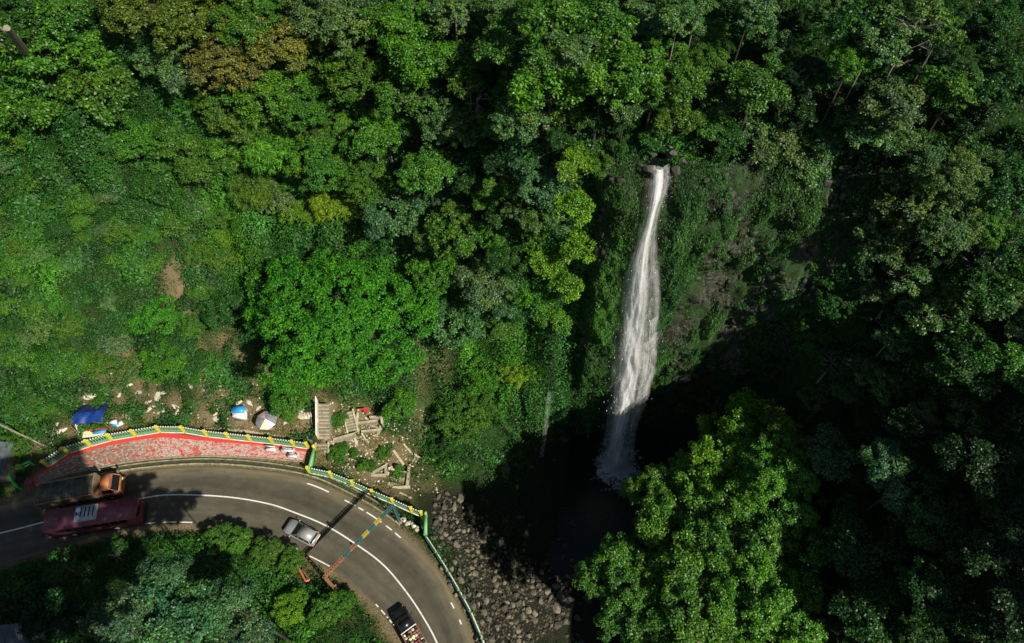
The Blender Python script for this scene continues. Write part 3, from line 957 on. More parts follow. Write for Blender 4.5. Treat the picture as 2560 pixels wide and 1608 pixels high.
# trees: (x, y, radius, crown, colour, height, label)
TREES = [
    # top left
    (40, 40, 85, 'mid', 'dark', 4, 'dark green tree filling the upper left corner'),
    (150, 25, 70, 'vine', 'mid', 3.5, 'vine covered tree at the top edge beside the upper left corner tree'),
    (140, 130, 105, 'vine', 'mid', 3, 'broad vine draped tree just right of the bare slanting trunk'),
    (235, 200, 95, 'vine', 'mid', 3, 'low vine draped tree left of the long dark gap in the canopy'),
    (70, 235, 95, 'vine', 'mid', 3, 'vine draped tree at the left edge below the bare slanting trunk'),
    (330, 30, 80, 'mid', 'olive', 5, 'olive tree with orange tips at the top edge above the dark gap'),
    (455, 55, 85, 'mid', 'olive', 5, 'olive green tree at the top edge right of the dark gap'),
    (390, 140, 55, 'coarse', 'grey', 4, 'grey green coarse leaved tree on the right rim of the dark gap'),
    (430, 170, 60, 'coarse', 'grey', 4, 'small silvery tree just below the olive trees at the top'),
    (535, 150, 90, 'fine', 'rust', 5.5, 'russet tinted tree left of the orange crowned tree'),
    (665, 105, 72, 'mid', 'rust', 7, 'orange brown crowned tree standing out near the top left'),
    (585, 60, 75, 'mid', 'mid', 5, 'mid green tree at the top edge above the russet tree'),
    (640, 225, 95, 'fine', 'warm', 5, 'yellow green tree directly below the orange crowned tree'),
    (560, 270, 65, 'mid', 'olive', 4, 'olive tree hanging over the dark shaded hollow'),
    (720, 250, 75, 'fine', 'mid', 5, 'fine leaved tree right of the yellow green slope tree'),
    (745, 30, 80, 'mid', 'grey', 5, 'grey green tree at the top edge above the tall smooth tree'),
    (820, 70, 95, 'fine', 'grey', 6, 'tall smooth grey green tree at the top, left of the narrow black gap'),
    (850, 180, 80, 'fine', 'mid', 6, 'smooth mid green tree below the tall grey green tree'),
    (320, 330, 60, 'vine', 'mid', 2.5, 'low vine mass on the slope left of the shaded hollow'),
    (410, 330, 55, 'coarse', 'mid', 3, 'coarse leaved bush tree on the left lip of the shaded hollow'),
    (470, 400, 60, 'mid', 'mid', 3, 'mid green tree below the shaded hollow'),
    (650, 360, 75, 'plume', 'warm', 4, 'plume leaved yellow green tree on the slope above the bare soil'),
    (745, 390, 80, 'fine', 'mid', 5, 'fine leaved green tree above the bright yellow bamboo'),
    (600, 300, 55, 'mid', 'mid', 4, 'small green tree tucked under the russet crowns'),
    (600, 450, 55, 'plume', 'olive', 3, 'thin plumed tree leaning over the dark cleft'),
    # upper centre
    (935, 60, 65, 'coarse', 'mid', 6, 'coarse green tree at the top edge right of the narrow black gap'),
    (985, 130, 90, 'mid', 'fresh', 6, 'fresh green tree left of the tree with bare twigs'),
    (1070, 45, 62, 'sparse', 'grey', 6, 'half bare grey tree with hanging twigs at the top edge'),
    (1080, 150, 60, 'mid', 'mid', 6, 'green tree beneath the half bare grey tree'),
    (965, 220, 85, 'mid', 'mid', 5, 'mid green tree with pale branches showing on its right side'),
    (1105, 205, 42, 'sparse', 'olive', 6, 'small tree with bare yellowish branches beside the black gap'),
    (1060, 290, 75, 'fine', 'grey', 5, 'soft grey green tree above the egg shaped tree'),
    (1190, 105, 70, 'coarse', 'mid', 7, 'upright textured tree standing alone between two black gaps'),
    (1185, 20, 60, 'mid', 'grey', 5, 'grey green tree at the top edge above the upright textured tree'),
    (1300, 40, 80, 'coarse', 'mid', 6, 'coarse green tree at the top edge, centre right'),
    (1420, 45, 75, 'coarse', 'mid', 6, 'coarse tree at the top edge above the shaded pocket'),
    (1290, 150, 65, 'coarse', 'mid', 6, 'coarse crown right of the upright textured tree'),
    (1355, 130, 60, 'coarse', 'grey', 6, 'grey tinged crown in the row above the waterfall'),
    (1300, 215, 95, 'coarse', 'warm', 7, 'large rounded yellow green tree above the slope left of the waterfall'),
    (1410, 200, 80, 'coarse', 'warm', 6, 'warm green tree right of the large rounded tree'),
    (1230, 280, 65, 'coarse', 'grey', 6, 'grey green tree at the lower left of the large rounded tree'),
    (1480, 160, 75, 'coarse', 'mid', 6, 'coarse tree behind the stream above the waterfall'),
    (1530, 230, 62, 'coarse', 'mid', 6, 'green tree leaning over the waterfall lip from the left'),
    (1600, 195, 60, 'coarse', 'mid', 6, 'coarse crown overhanging the dark gorge above the waterfall'),
    (1590, 290, 55, 'coarse', 'olive', 6, 'yellowish tree hanging right above the waterfall lip'),
    (1470, 260, 52, 'coarse', 'grey', 5, 'small grey green crown left of the tree above the waterfall lip'),
    (1595, 55, 58, 'coarse', 'grey', 6, 'pale grey green tree near the top, right of centre'),
    (1640, 20, 40, 'coarse', 'grey', 6, 'small grey crown at the top edge beside the pale grey tree'),
    (1765, 25, 60, 'coarse', 'grey', 6, 'grey green tree at the top edge left of the black ravine'),
    # upper right
    (1770, 212, 72, 'coarse', 'mid', 8, 'upright egg shaped tree ringed by black shadow above the cliff'),
    (1995, 150, 62, 'fine', 'warm', 7, 'soft lime coloured tree in the upper right'),
    (2040, 60, 80, 'coarse', 'dark', 6, 'dark leafy tree at the top edge above the lime coloured tree'),
    (2150, 60, 80, 'sparse', 'grey', 8, 'open crowned tree with pale branches at the top right'),
    (2215, 75, 48, 'sparse', 'mid', 8, 'small open crown beside the tree with pale branches'),
    (2050, 110, 60, 'coarse', 'grey', 7, 'silvery tree between the lime tree and the pale branched tree'),
    (2095, 250, 70, 'coarse', 'grey', 7, 'tall grey green tree right of the lime coloured tree'),
    (2030, 300, 62, 'coarse', 'grey', 6, 'grey green tree below the lime coloured tree'),
    (2100, 340, 52, 'coarse', 'grey', 6, 'small grey green crown at the foot of the tall grey tree'),
    (2245, 215, 65, 'coarse', 'mid', 6, 'isolated green tree in the dark upper right'),
    (2260, 150, 40, 'mid', 'dark', 6, 'small dark tree above the isolated green tree'),
    (2360, 215, 65, 'coarse', 'dark', 6, 'dark tree at the right edge near the top'),
    (2395, 110, 35, 'sparse', 'dark', 6, 'sparse dark tree at the right edge near the corner'),
    (1830, 350, 72, 'coarse', 'grey', 6, 'grey green tree standing on the cliff top right of the waterfall'),
    (1895, 385, 65, 'coarse', 'grey', 6, 'round grey green crown right of the cliff top tree'),
    (1950, 440, 60, 'coarse', 'grey', 6, 'grey green tree with pale twigs below the cliff top trees'),
    (1890, 470, 55, 'coarse', 'mid', 5, 'green tree hanging on the slope right of the cliff'),
    (2230, 420, 85, 'fine', 'grey', 7, 'fine leaved grey green tree on the right hand slope'),
    (2140, 480, 85, 'sparse', 'grey', 6, 'open grey tree left of the fine leaved slope tree'),
    (2210, 520, 90, 'fine', 'grey', 7, 'broad soft grey green tree halfway down the right slope'),
    (2060, 540, 80, 'sparse', 'grey', 6, 'open grey green tree above the dark hollow on the right slope'),
    (2360, 440, 70, 'coarse', 'dark', 6, 'dark green tree at the right edge below the black gap'),
    (2310, 530, 60, 'fine', 'mid', 6, 'green crown right of the broad soft grey green tree'),
    (2380, 570, 55, 'sparse', 'dark', 6, 'sparse tree at the right edge halfway down'),
    (1790, 500, 45, 'coarse', 'lime', 4, 'lime green bush tree growing out of the cliff top'),
    (1815, 560, 48, 'coarse', 'lime', 3, 'bright lime crown clinging to the cliff right of the waterfall'),
    (1870, 620, 60, 'mid', 'warm', 4, 'yellow green tree on the slope beside the mossy cliff'),
    (1950, 590, 65, 'mid', 'mid', 4, 'mid green tree beside the yellow green cliff tree'),
    (1990, 700, 70, 'fine', 'dark', 4, 'dark fine leaved tree in the hollow right of the cliff'),
    (2130, 660, 65, 'sparse', 'grey', 6, 'sparse pale leaved tree below the dark hollow'),
    (2190, 740, 70, 'sparse', 'grey', 6, 'open crowned tree with scattered pale leaves on the lower right slope'),
    (2100, 790, 60, 'sparse', 'grey', 5, 'sparse grey crown above the black ravine on the right'),
    (2310, 700, 75, 'coarse', 'dark', 6, 'dark coarse tree near the right edge, middle height'),
    (2270, 850, 85, 'coarse', 'dark', 6, 'large dark tree at the lower end of the right slope'),
    (2370, 850, 65, 'coarse', 'mid', 6, 'green tree at the right edge below the dark coarse tree'),
    (1960, 850, 60, 'sparse', 'dark', 4, 'sparse dark tree over the ravine right of the mossy cliff'),
    # centre
    (1008, 405, 62, 'coarse', 'mid', 7, 'egg shaped bright rimmed tree standing in the centre left shadow'),
    (880, 330, 75, 'mid', 'mid', 5, 'mid green tree with pale branch stubs left of centre'),
    (860, 430, 65, 'fine', 'mid', 5, 'soft green tree left of the egg shaped centre tree'),
    (785, 490, 55, 'plume', 'yel', 4, 'bright yellow green bamboo clump above the big spreading tree'),
    (700, 500, 50, 'plume', 'lime', 3.5, 'yellow green bamboo clump left of the brightest bamboo'),
    (655, 470, 45, 'mid', 'grey', 3.5, 'grey green bush tree beside the yellow bamboo'),
    (935, 500, 70, 'mid', 'blue', 5, 'blue green tree above the big spreading tree'),
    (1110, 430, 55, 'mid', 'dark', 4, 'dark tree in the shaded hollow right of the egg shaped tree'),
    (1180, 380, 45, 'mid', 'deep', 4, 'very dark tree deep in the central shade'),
    (1265, 420, 68, 'mid', 'blue', 6, 'blue green tree on the slope left of the yellow lit tree'),
    (1345, 385, 55, 'coarse', 'lime', 5, 'yellow lit tree on the slope left of the waterfall top'),
    (1310, 500, 62, 'mid', 'grey', 5, 'grey green tree under the yellow lit tree'),
    (1230, 500, 50, 'mid', 'grey', 5, 'small grey green tree at the left of the grey slope tree'),
    (1370, 570, 58, 'coarse', 'lime', 5, 'bright lime tree beside the mossy ledge of the waterfall'),
    (1285, 610, 55, 'coarse', 'lime', 5, 'sunlit yellow green tree above the hanging branches'),
    (1335, 660, 55, 'coarse', 'lime', 5, 'sunlit tree with drooping branches left of the waterfall'),
    (1310, 745, 45, 'coarse', 'warm', 4, 'small yellow green tree at the foot of the sunlit group'),
    (1385, 740, 42, 'mid', 'blue', 4, 'small blue green tree close to the left side of the waterfall'),
    (1080, 560, 75, 'mid', 'mid', 6, 'mid green tree right of the blue green tree above the spreading tree'),
    (1140, 660, 75, 'mid', 'grey', 6, 'rounded grey green tree with yellow specks right of the spreading tree'),
    (1040, 640, 70, 'fine', 'mid', 5, 'green tree squeezed between the spreading tree and the rounded tree'),
    (1080, 760, 75, 'mid', 'blue', 5, 'grey blue tree along the right side of the big spreading tree'),
    (1180, 770, 50, 'mid', 'mid', 4, 'small green tree above the bright promontory'),
    (805, 745, 222, 'rain', 'rain', 10, 'big spreading bright green tree with a dome crown above the stalls'),
    (655, 690, 70, 'mid', 'rain', 6, 'lower bright green crown on the left of the big spreading tree'),
    (530, 735, 55, 'mid', 'dark', 2.6, 'small shaded tree in the shadow of the big spreading tree'),
    (370, 745, 60, 'fine', 'fresh', 1.8, 'leafy plantain like bush on the hillside above the stalls'),
    (390, 840, 65, 'fine', 'fresh', 1.4, 'rounded low bush above the pale boulders'),
    (1130, 870, 70, 'fine', 'fresh', 2.2, 'bright green shrub tree on the promontory left of the pool'),
    (1215, 875, 55, 'fine', 'lime', 2.0, 'brightest shrub tree at the tip of the promontory'),
    (1075, 970, 75, 'fine', 'mid', 2.4, 'shaded feathery tree below the promontory'),
    (1140, 950, 55, 'fine', 'mid', 2.0, 'half shaded shrub tree under the bright promontory'),
    (1050, 1045, 48, 'fine', 'dark', 2.0, 'dark feathery shrub at the pool edge'),
    (690, 935, 48, 'mid', 'mid', 2.4, 'small green tree behind the striped parasol'),
    (700, 900, 34, 'coarse', 'mid', 2.2, 'small leafy tree right of the rusty roofed shelter'),
    (945, 955, 38, 'coarse', 'fresh', 3.2, 'small bright tree over the lower stone walls'),
    # lower right group
    (1745, 1085, 125, 'big', 'lime', 19, 'sunlit yellow green top crown of the large tree group beside the pool'),
    (1560, 1175, 80, 'big', 'mid', 19, 'green crown reaching toward the waterfall pool'),
    (1660, 1250, 130, 'big', 'warm', 19, 'large central crown of the tree group beside the pool'),
    (1480, 1370, 105, 'big', 'mid', 19, 'low crown of the tree group nearest the boulders'),
    (1780, 1250, 125, 'big', 'mid', 19, 'right hand green crown of the tree group beside the pool'),
    (1620, 1430, 140, 'big', 'mid', 19, 'wide crown at the bottom edge right of the boulders'),
    (1800, 1420, 115, 'big', 'warm', 19, 'crown at the bottom edge under the right part of the tree group'),
    (1840, 1020, 55, 'coarse', 'mid', 19, 'twiggy crown at the top right of the sunlit tree group'),
    (1955, 1080, 62, 'coarse', 'blue', 8, 'blue green tree right of the sunlit tree group'),
    (2080, 1085, 52, 'coarse', 'blue', 9, 'upper blue green tree standing alone in the lower right shade'),
    (2095, 1160, 55, 'coarse', 'blue', 8, 'lower blue green tree standing alone in the lower right shade'),
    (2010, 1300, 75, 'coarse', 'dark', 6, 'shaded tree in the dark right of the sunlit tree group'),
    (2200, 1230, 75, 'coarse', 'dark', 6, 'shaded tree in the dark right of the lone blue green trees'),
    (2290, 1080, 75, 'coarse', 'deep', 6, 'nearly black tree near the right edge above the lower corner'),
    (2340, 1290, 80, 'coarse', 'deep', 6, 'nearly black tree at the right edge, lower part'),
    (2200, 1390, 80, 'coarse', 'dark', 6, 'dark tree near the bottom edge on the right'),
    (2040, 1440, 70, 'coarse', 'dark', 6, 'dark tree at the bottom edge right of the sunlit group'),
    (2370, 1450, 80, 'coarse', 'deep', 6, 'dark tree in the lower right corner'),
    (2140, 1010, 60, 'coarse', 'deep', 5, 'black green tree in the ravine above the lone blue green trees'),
    # lower left
    (385, 1370, 62, 'coarse', 'blue', 19, 'upper silvery blue green tree in the lower left'),
    (300, 1450, 70, 'coarse', 'blue', 18, 'silvery blue green tree at the bottom edge, furthest left of its group'),
    (430, 1465, 85, 'coarse', 'blue', 18, 'largest silvery blue green tree of the lower left group'),
    (545, 1420, 58, 'coarse', 'blue', 18, 'silvery tree on the right side of the lower left group'),
    (590, 1500, 62, 'coarse', 'blue', 11, 'blue green tree at the bottom edge right of the silvery group'),
    (515, 1265, 36, 'mid', 'mid', 1.9, 'bright green roadside bush nearest the left'),
    (562, 1275, 36, 'mid', 'mid', 2.0, 'bright green roadside bush second from the left'),
    (625, 1300, 36, 'mid', 'mid', 2.0, 'bright green roadside bush third from the left'),
    (683, 1318, 30, 'mid', 'mid', 1.8, 'bright green roadside bush nearest the silver car'),
    (150, 1330, 45, 'sparse', 'dark', 3, 'thin shaded tree beside the road behind the maroon bus'),
    (270, 1290, 30, 'sparse', 'dark', 2, 'small shaded sapling with pale twigs south of the bus'),
    (770, 1440, 40, 'mid', 'mid', 1.2, 'low green bush beside the left gantry foot'),
    (680, 1440, 48, 'fine', 'lime', 1.0, 'yellow green bush in the rough grass left of the road'),
    (810, 1420, 34, 'fine', 'mid', 1.0, 'low bush hugging the inner road edge'),
    (120, 1460, 60, 'coarse', 'deep', 9, 'very dark tree near the lower left corner'),
    (60, 330, 50, 'vine', 'mid', 1.2, 'low leafy bush at the left edge on the upper slope'),
    (170, 330, 48, 'mid', 'dark', 1.2, 'dark low bush on the upper left slope'),
    (120, 410, 55, 'vine', 'mid', 1.0, 'wide low bush in the upper middle of the left slope'),
    (250, 400, 50, 'mid', 'mid', 1.2, 'rounded bush at the top of the open left slope'),
    (350, 440, 48, 'vine', 'dark', 1.2, 'dark rounded bush right of centre on the left slope'),
    (30, 440, 45, 'mid', 'dark', 1.0, 'dark bush at the left edge below the upper bushes'),
    (200, 480, 45, 'vine', 'mid', 0.9, 'flat bush in the middle of the left slope'),
    (290, 540, 40, 'mid', 'mid', 0.9, 'small bush on the left slope above the yellow grass patch'),
    (420, 520, 45, 'vine', 'mid', 1.0, 'wide bush beside the light green grass patch'),
    (470, 600, 36, 'mid', 'mid', 0.9, 'bush above the strip of bare soil'),
    (360, 620, 40, 'vine', 'mid', 0.9, 'low bush left of the strip of bare soil'),
    (250, 640, 42, 'mid', 'dark', 0.9, 'dark bush in the lower middle of the left slope'),
    (90, 720, 45, 'vine', 'mid', 0.9, 'broad bush at the left edge on the lower slope'),
    (180, 760, 40, 'mid', 'mid', 0.9, 'bush just above the brown scar on the lower slope'),
    (300, 760, 34, 'mid', 'dark', 1.0, 'dark bush left of the leafy plantain like bush'),
    (130, 850, 45, 'vine', 'mid', 0.9, 'wide low bush on the lower left slope above the stall'),
    (40, 830, 40, 'mid', 'mid', 0.8, 'low bush at the left edge above the leaning pole'),
    (470, 680, 30, 'mid', 'mid', 0.8, 'small bush between the soil strip and the big tree shadow'),
    (480, 330, 45, 'vine', 'mid', 1.6, 'leafy bush on the right lip of the shaded hollow'),
    (20, 620, 42, 'vine', 'mid', 0.9, 'leafy bush at the left edge beside the yellow grass band'),
    (540, 560, 36, 'plume', 'lime', 0.9, 'pale yellow green plumed grass bush near the bare soil'),
    (585, 600, 30, 'plume', 'yel', 0.8, 'bright yellow green tuft above the white stones'),
    (1835, 1130, 95, 'big', 'warm', 18, 'yellow green crown on the upper right of the sunlit tree group'),
    (1640, 1110, 60, 'big', 'warm', 17, 'small sunlit crown on the upper left of the tree group'),
    (1465, 350, 45, 'mid', 'dark', 1.5, 'dark bush on the rim left of the waterfall lip'),
    (1700, 365, 42, 'mid', 'dark', 1.5, 'dark bush on the rim just right of the waterfall lip'),
    (1620, 345, 30, 'mid', 'deep', 1.5, 'dark bush straight above the waterfall lip'),
    (1760, 400, 40, 'mid', 'mid', 1.5, 'bush on the rim further right of the waterfall lip'),
    (1420, 380, 45, 'mid', 'mid', 2, 'bush on the slope left of the rim boulders'),
    (1350, 480, 60, 'coarse', 'lime', 5, 'lime green tree in the middle of the slope left of the waterfall'),
    (1430, 470, 45, 'mid', 'fresh', 2, 'bright bush close to the left cliff edge'),
    (1260, 690, 50, 'mid', 'fresh', 4, 'fresh green tree below the sunlit group left of the waterfall'),
    (1420, 640, 36, 'fine', 'fresh', 1.2, 'fresh green bush on the ledge left of the water'),
    (1790, 430, 58, 'coarse', 'mid', 5, 'green tree crowding the cliff top right of the waterfall'),
    (1860, 530, 55, 'coarse', 'dark', 5, 'dark green tree behind the bright lime cliff tree'),
    (1790, 620, 45, 'mid', 'mid', 4, 'green tree hanging over the middle of the cliff'),
    (1860, 700, 55, 'mid', 'dark', 5, 'dark tree leaning over the lower right of the cliff'),
    (1910, 780, 55, 'mid', 'dark', 5, 'dark tree right of the cliff foot'),
    (1790, 740, 36, 'fine', 'mid', 3, 'small green tree low on the right of the cliff'),
    (1800, 850, 40, 'fine', 'dark', 3, 'small dark tree at the bottom right of the cliff'),
    (1690, 320, 50, 'coarse', 'dark', 5, 'dark tree leaning over the rim right of the waterfall lip'),
    (1530, 330, 50, 'coarse', 'dark', 4, 'dark tree on the rim left of the waterfall lip'),
]
for T_ in TREES:
    x, y, r, kd, col, hg, lab = T_
    if hg >= 5 and y < 640: hg *= 1.3
    if kd != 'rain' and hg >= 3: r *= 1.06
    if kd == 'big': r *= 1.08
    bush = ('tuft' in lab) or 'bush' in lab and 'bush tree' not in lab or 'shrub' in lab or 'bamboo' in lab
    tree(x, y, r, kd, col, hg, lab, name='bush' if bush else 'tree', cat='bush' if bush else 'tree', pale=kd == 'sparse' or 'pale' in lab)
# lower canopy between them; each is named by what it stands next to
fr = random.Random(404)
placed = [(t[0], t[1], t[2]) for t in TREES]
anchors = [t for t in TREES if t[2] >= 40]
used_labels = set()
FILL = []
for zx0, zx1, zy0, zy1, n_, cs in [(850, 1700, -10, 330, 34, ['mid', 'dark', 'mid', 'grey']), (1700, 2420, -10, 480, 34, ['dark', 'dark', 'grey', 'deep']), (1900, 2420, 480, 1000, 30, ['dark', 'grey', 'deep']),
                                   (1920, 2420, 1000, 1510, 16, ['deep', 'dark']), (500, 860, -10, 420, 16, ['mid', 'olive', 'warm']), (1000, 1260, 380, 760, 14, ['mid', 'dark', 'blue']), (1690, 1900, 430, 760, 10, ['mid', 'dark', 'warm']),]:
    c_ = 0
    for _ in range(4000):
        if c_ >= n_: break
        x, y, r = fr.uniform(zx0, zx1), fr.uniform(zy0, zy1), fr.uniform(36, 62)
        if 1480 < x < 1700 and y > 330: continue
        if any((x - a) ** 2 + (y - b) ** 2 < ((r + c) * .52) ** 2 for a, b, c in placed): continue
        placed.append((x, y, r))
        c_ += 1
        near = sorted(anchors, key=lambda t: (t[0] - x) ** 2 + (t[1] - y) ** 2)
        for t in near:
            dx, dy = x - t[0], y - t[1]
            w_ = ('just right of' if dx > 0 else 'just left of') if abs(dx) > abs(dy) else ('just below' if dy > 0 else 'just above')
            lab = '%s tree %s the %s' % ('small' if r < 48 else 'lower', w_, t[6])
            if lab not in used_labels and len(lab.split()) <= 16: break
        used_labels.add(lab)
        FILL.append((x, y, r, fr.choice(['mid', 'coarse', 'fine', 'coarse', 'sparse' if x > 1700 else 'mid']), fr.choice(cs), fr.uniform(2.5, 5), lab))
for zx0, zx1, zy0, zy1, n_ in [(-10, 560, 300, 620, 34), (-10, 460, 600, 880, 24)]:
    c_ = 0
    for _ in range(4000):
        if c_ >= n_: break
        x, y, r = fr.uniform(zx0, zx1), fr.uniform(zy0, zy1), fr.uniform(20, 44)
        if any((x - a) ** 2 + (y - b) ** 2 < ((r + c) * .6) ** 2 for a, b, c in placed): continue
        if 385 < x < 445 and 560 < y < 760: continue
        placed.append((x, y, r))
        c_ += 1
        for t in sorted(anchors, key=lambda t: (t[0] - x) ** 2 + (t[1] - y) ** 2):
            dx, dy = x - t[0], y - t[1]
            w_ = ('just right of' if dx > 0 else 'just left of') if abs(dx) > abs(dy) else ('just below' if dy > 0 else 'just above')
            lab = '%s bush %s the %s' % ('small' if r < 32 else 'low', w_, t[6])
            if lab not in used_labels and len(lab.split()) <= 16: break
        used_labels.add(lab)
        FILL.append((x, y, r, fr.choice(['vine', 'mid', 'vine', 'coarse']), fr.choice(['mid', 'dark', 'mid', 'grey']), fr.uniform(.6, 1.5), lab))
for x, y, r, kd, col, hg, lab in FILL:
    b_ = ' bush ' in lab[:12]
    tree(x, y, r, kd, col, hg, lab, name='bush' if b_ else 'tree', cat='bush' if b_ else 'tree')
tree(0, 0, 3.6, 'mid', 'dark', 0, 'unseen low tree added under the sunlit crowns to shade the stream edge', world_pos=(15.5, 12.5, 1.5))  # hidden trees added under the crowns to shade the sunlit water
tree(0, 0, 3.2, 'mid', 'dark', 0, 'unseen small tree added under the sunlit crowns to shade the water', world_pos=(12.5, 15.5, -1.5))
# trees just outside the frame whose shade falls into it
for x, y, z, r, kd in [(-22, .5, 37, 5, 'big'), (-29, 0, 37, 5.5, 'big'), (-37, 1, 36, 6, 'big'), (-46, 2, 34, 6, 'big'), (-56, 4, 31, 6.5, 'big'), (-33, -1, 30, 5, 'mid'), (-42, 0, 28, 5, 'mid'), (-25, -8, 38, 5.5, 'mid'), (-33, -8, 38, 6, 'mid'), (-42, -8, 37, 6, 'mid'), (-51, -6, 36, 6, 'mid'), (-60, -4, 33, 6, 'mid'), (-16.5, -9, 37, 5.5, 'mid'), (-19, -16, 42, 6, 'mid'),
                       (48, 1, 36, 5, 'mid'), (46, 7, 35, 5, 'mid'), (50, -5, 35.5, 5, 'mid'), (54, 5, 42, 6, 'mid'), (51, 13, 40, 6, 'mid'), (57, 19, 45, 7, 'mid')]:
    tree(0, 0, r, kd, 'dark', 0, 'tall tree on the rise just outside the picture', group='trees outside the frame', world_pos=(x, y, z))

# ------------------------------------------------------------------ ground cover: mounded leafy growth over the slopes (nobody could count it)
rng = np.random.default_rng(77)
MX0, MX1, MY0, MY1, MS = -75.0, 62.0, 2.0, 112.0, .25
mnx, mny = int((MX1 - MX0) / MS), int((MY1 - MY0) / MS)
MG = np.zeros((mnx, mny))
nmd = 15000
mxs, mys = rng.uniform(MX0, MX1, nmd), rng.uniform(MY0, MY1, nmd)
mr = rng.uniform(.5, 1.3, nmd) * np.where(rng.random(nmd) < .12, 2.0, 1)
mh = mr * rng.uniform(.7, 1.25, nmd)
for x, y, r, h_ in zip(mxs, mys, mr, mh):
    i0, i1 = int((x - r - MX0) / MS), int((x + r - MX0) / MS) + 2
    j0, j1 = int((y - r - MY0) / MS), int((y + r - MY0) / MS) + 2
    i0, j0, i1, j1 = max(i0, 0), max(j0, 0), min(i1, mnx), min(j1, mny)
    if i1 <= i0 or j1 <= j0: continue
    X = (MX0 + np.arange(i0, i1) * MS)[:, None] - x
    Y = (MY0 + np.arange(j0, j1) * MS)[None, :] - y
    d = 1 - (X * X + Y * Y) / (r * r)
    MG[i0:i1, j0:j1] = np.maximum(MG[i0:i1, j0:j1], h_ * np.sqrt(np.clip(d, 0, 1)))


def grid_at(A, x0, y0, st, x, y):
    u = np.clip((x - x0) / st, 0, A.shape[0] - 1.001)
    v = np.clip((y - y0) / st, 0, A.shape[1] - 1.001)
    i, j = u.astype(int), v.astype(int)
    a, b = u - i, v - j
    return (A[i, j] * (1 - a) + A[i + 1, j] * a) * (1 - b) + (A[i, j + 1] * (1 - a) + A[i + 1, j + 1] * a) * b


cx_, cy_ = np.meshgrid(MX0 + np.arange(mnx) * MS, MY0 + np.arange(mny) * MS, indexing='ij')
cz_ = height(cx_, cy_)
gxh, gyh = np.gradient(cz_, MS)
area = np.sqrt(1 + gxh ** 2 + gyh ** 2)
pxx, pyy, dep = project(cx_, cy_, cz_ + 1)
vis = (pxx > -260) & (pxx < 2820) & (pyy > -160) & (pyy < 1760) & (dep > 5)
so_ = grid_at(soil, GX0, GY0, GS, cx_, cy_)
ri_ = grid_at(river, GX0, GY0, GS, cx_, cy_)
dr_ = grid_at(Droad, GX0, GY0, GS, cx_, cy_)
dt_ = grid_at(Dterr, GX0, GY0, GS, cx_, cy_)
bk_ = catmull([P(*p, -5)[:2] for p in [(1110, 1310), (1160, 1400), (1190, 1480), (1220, 1600)]], 4)
bankm = np.zeros(cx_.shape)
for b_ in [P(x, y, z)[:2] for x, y, z in [(1120, 1270, -5), (1170, 1330, -6), (1200, 1400, -5.5), (1270, 1420, -8), (1340, 1460, -9), (1230, 1480, -6), (1290, 1520, -8), (1230, 1560, -5), (1370, 1540, -10), (1290, 1610, -8), (1180, 1420, -4), (1210, 1530, -4)]]:
    bankm = np.maximum(bankm, np.exp(-((cx_ - b_[0]) ** 2 + (cy_ - b_[1]) ** 2) / 9.0))
bankm = np.clip(bankm * 2.6, 0, 1)
dens = area * vis * np.clip(1 - so_ * 1.25, 0, 1) * np.clip(1 - ri_ * 1.4, 0.0, 1) * (1 - .95 * bankm) * smooth01(half + .25, half + 1.4, dr_) * smooth01(.35, 1.6, dt_) * (dep < 115)
# thin under the closed canopy far up the slopes, dense on the open left slope
openness = np.where(cx_ < -18, 1.0, .62) * np.where((cx_ > 16) | (cy_ > 62), .45, 1.0)
dens = dens * openness
NG = 600000
flat = dens.ravel()
ks = rng.choice(flat.size, NG, p=flat / flat.sum())
lx = cx_.ravel()[ks] + rng.uniform(0, MS, NG)
ly = cy_.ravel()[ks] + rng.uniform(0, MS, NG)


def moundheight(x, y):
    roadfade = smooth01(half + .2, half + 3.5, grid_at(Droad, GX0, GY0, GS, x, y)) * smooth01(.3, 3, grid_at(Dterr, GX0, GY0, GS, x, y))
    s_ = 1 - .85 * grid_at(np.clip(blur(bare, 3), 0, 1), GX0, GY0, GS, x, y)
    southlow = np.where(y < 24, .6, 1.0)
    return grid_at(MG, MX0, MY0, MS, x, y) * roadfade * np.clip(s_, .12, 1) * southlow


m0 = moundheight(lx, ly)
ex = .3
dmx = (moundheight(lx + ex, ly) - moundheight(lx - ex, ly)) / (2 * ex)
dmy = (moundheight(lx, ly + ex) - moundheight(lx, ly - ex)) / (2 * ex)
hx = (height(lx + ex, ly) - height(lx - ex, ly)) / (2 * ex)
hy = (height(lx, ly + ex) - height(lx, ly - ex)) / (2 * ex)
N0 = unit(np.stack([-hx, -hy, np.ones(NG)], 1))
NN = unit(np.stack([-np.clip(hx, -4, 4) - dmx * 1.2, -np.clip(hy, -4, 4) - dmy * 1.2, np.ones(NG)], 1))
Cc = np.stack([lx, ly, height(lx, ly)], 1) + N0 * (m0 * rng.uniform(.75, 1.05, NG) + rng.uniform(0, .12, NG) + np.where(rng.random(NG) < .22, rng.uniform(0, .55, NG), 0))[:, None]
sunlift = NN + rng.normal(size=(NG, 3)) * .62 + np.array([0, 0, .25])
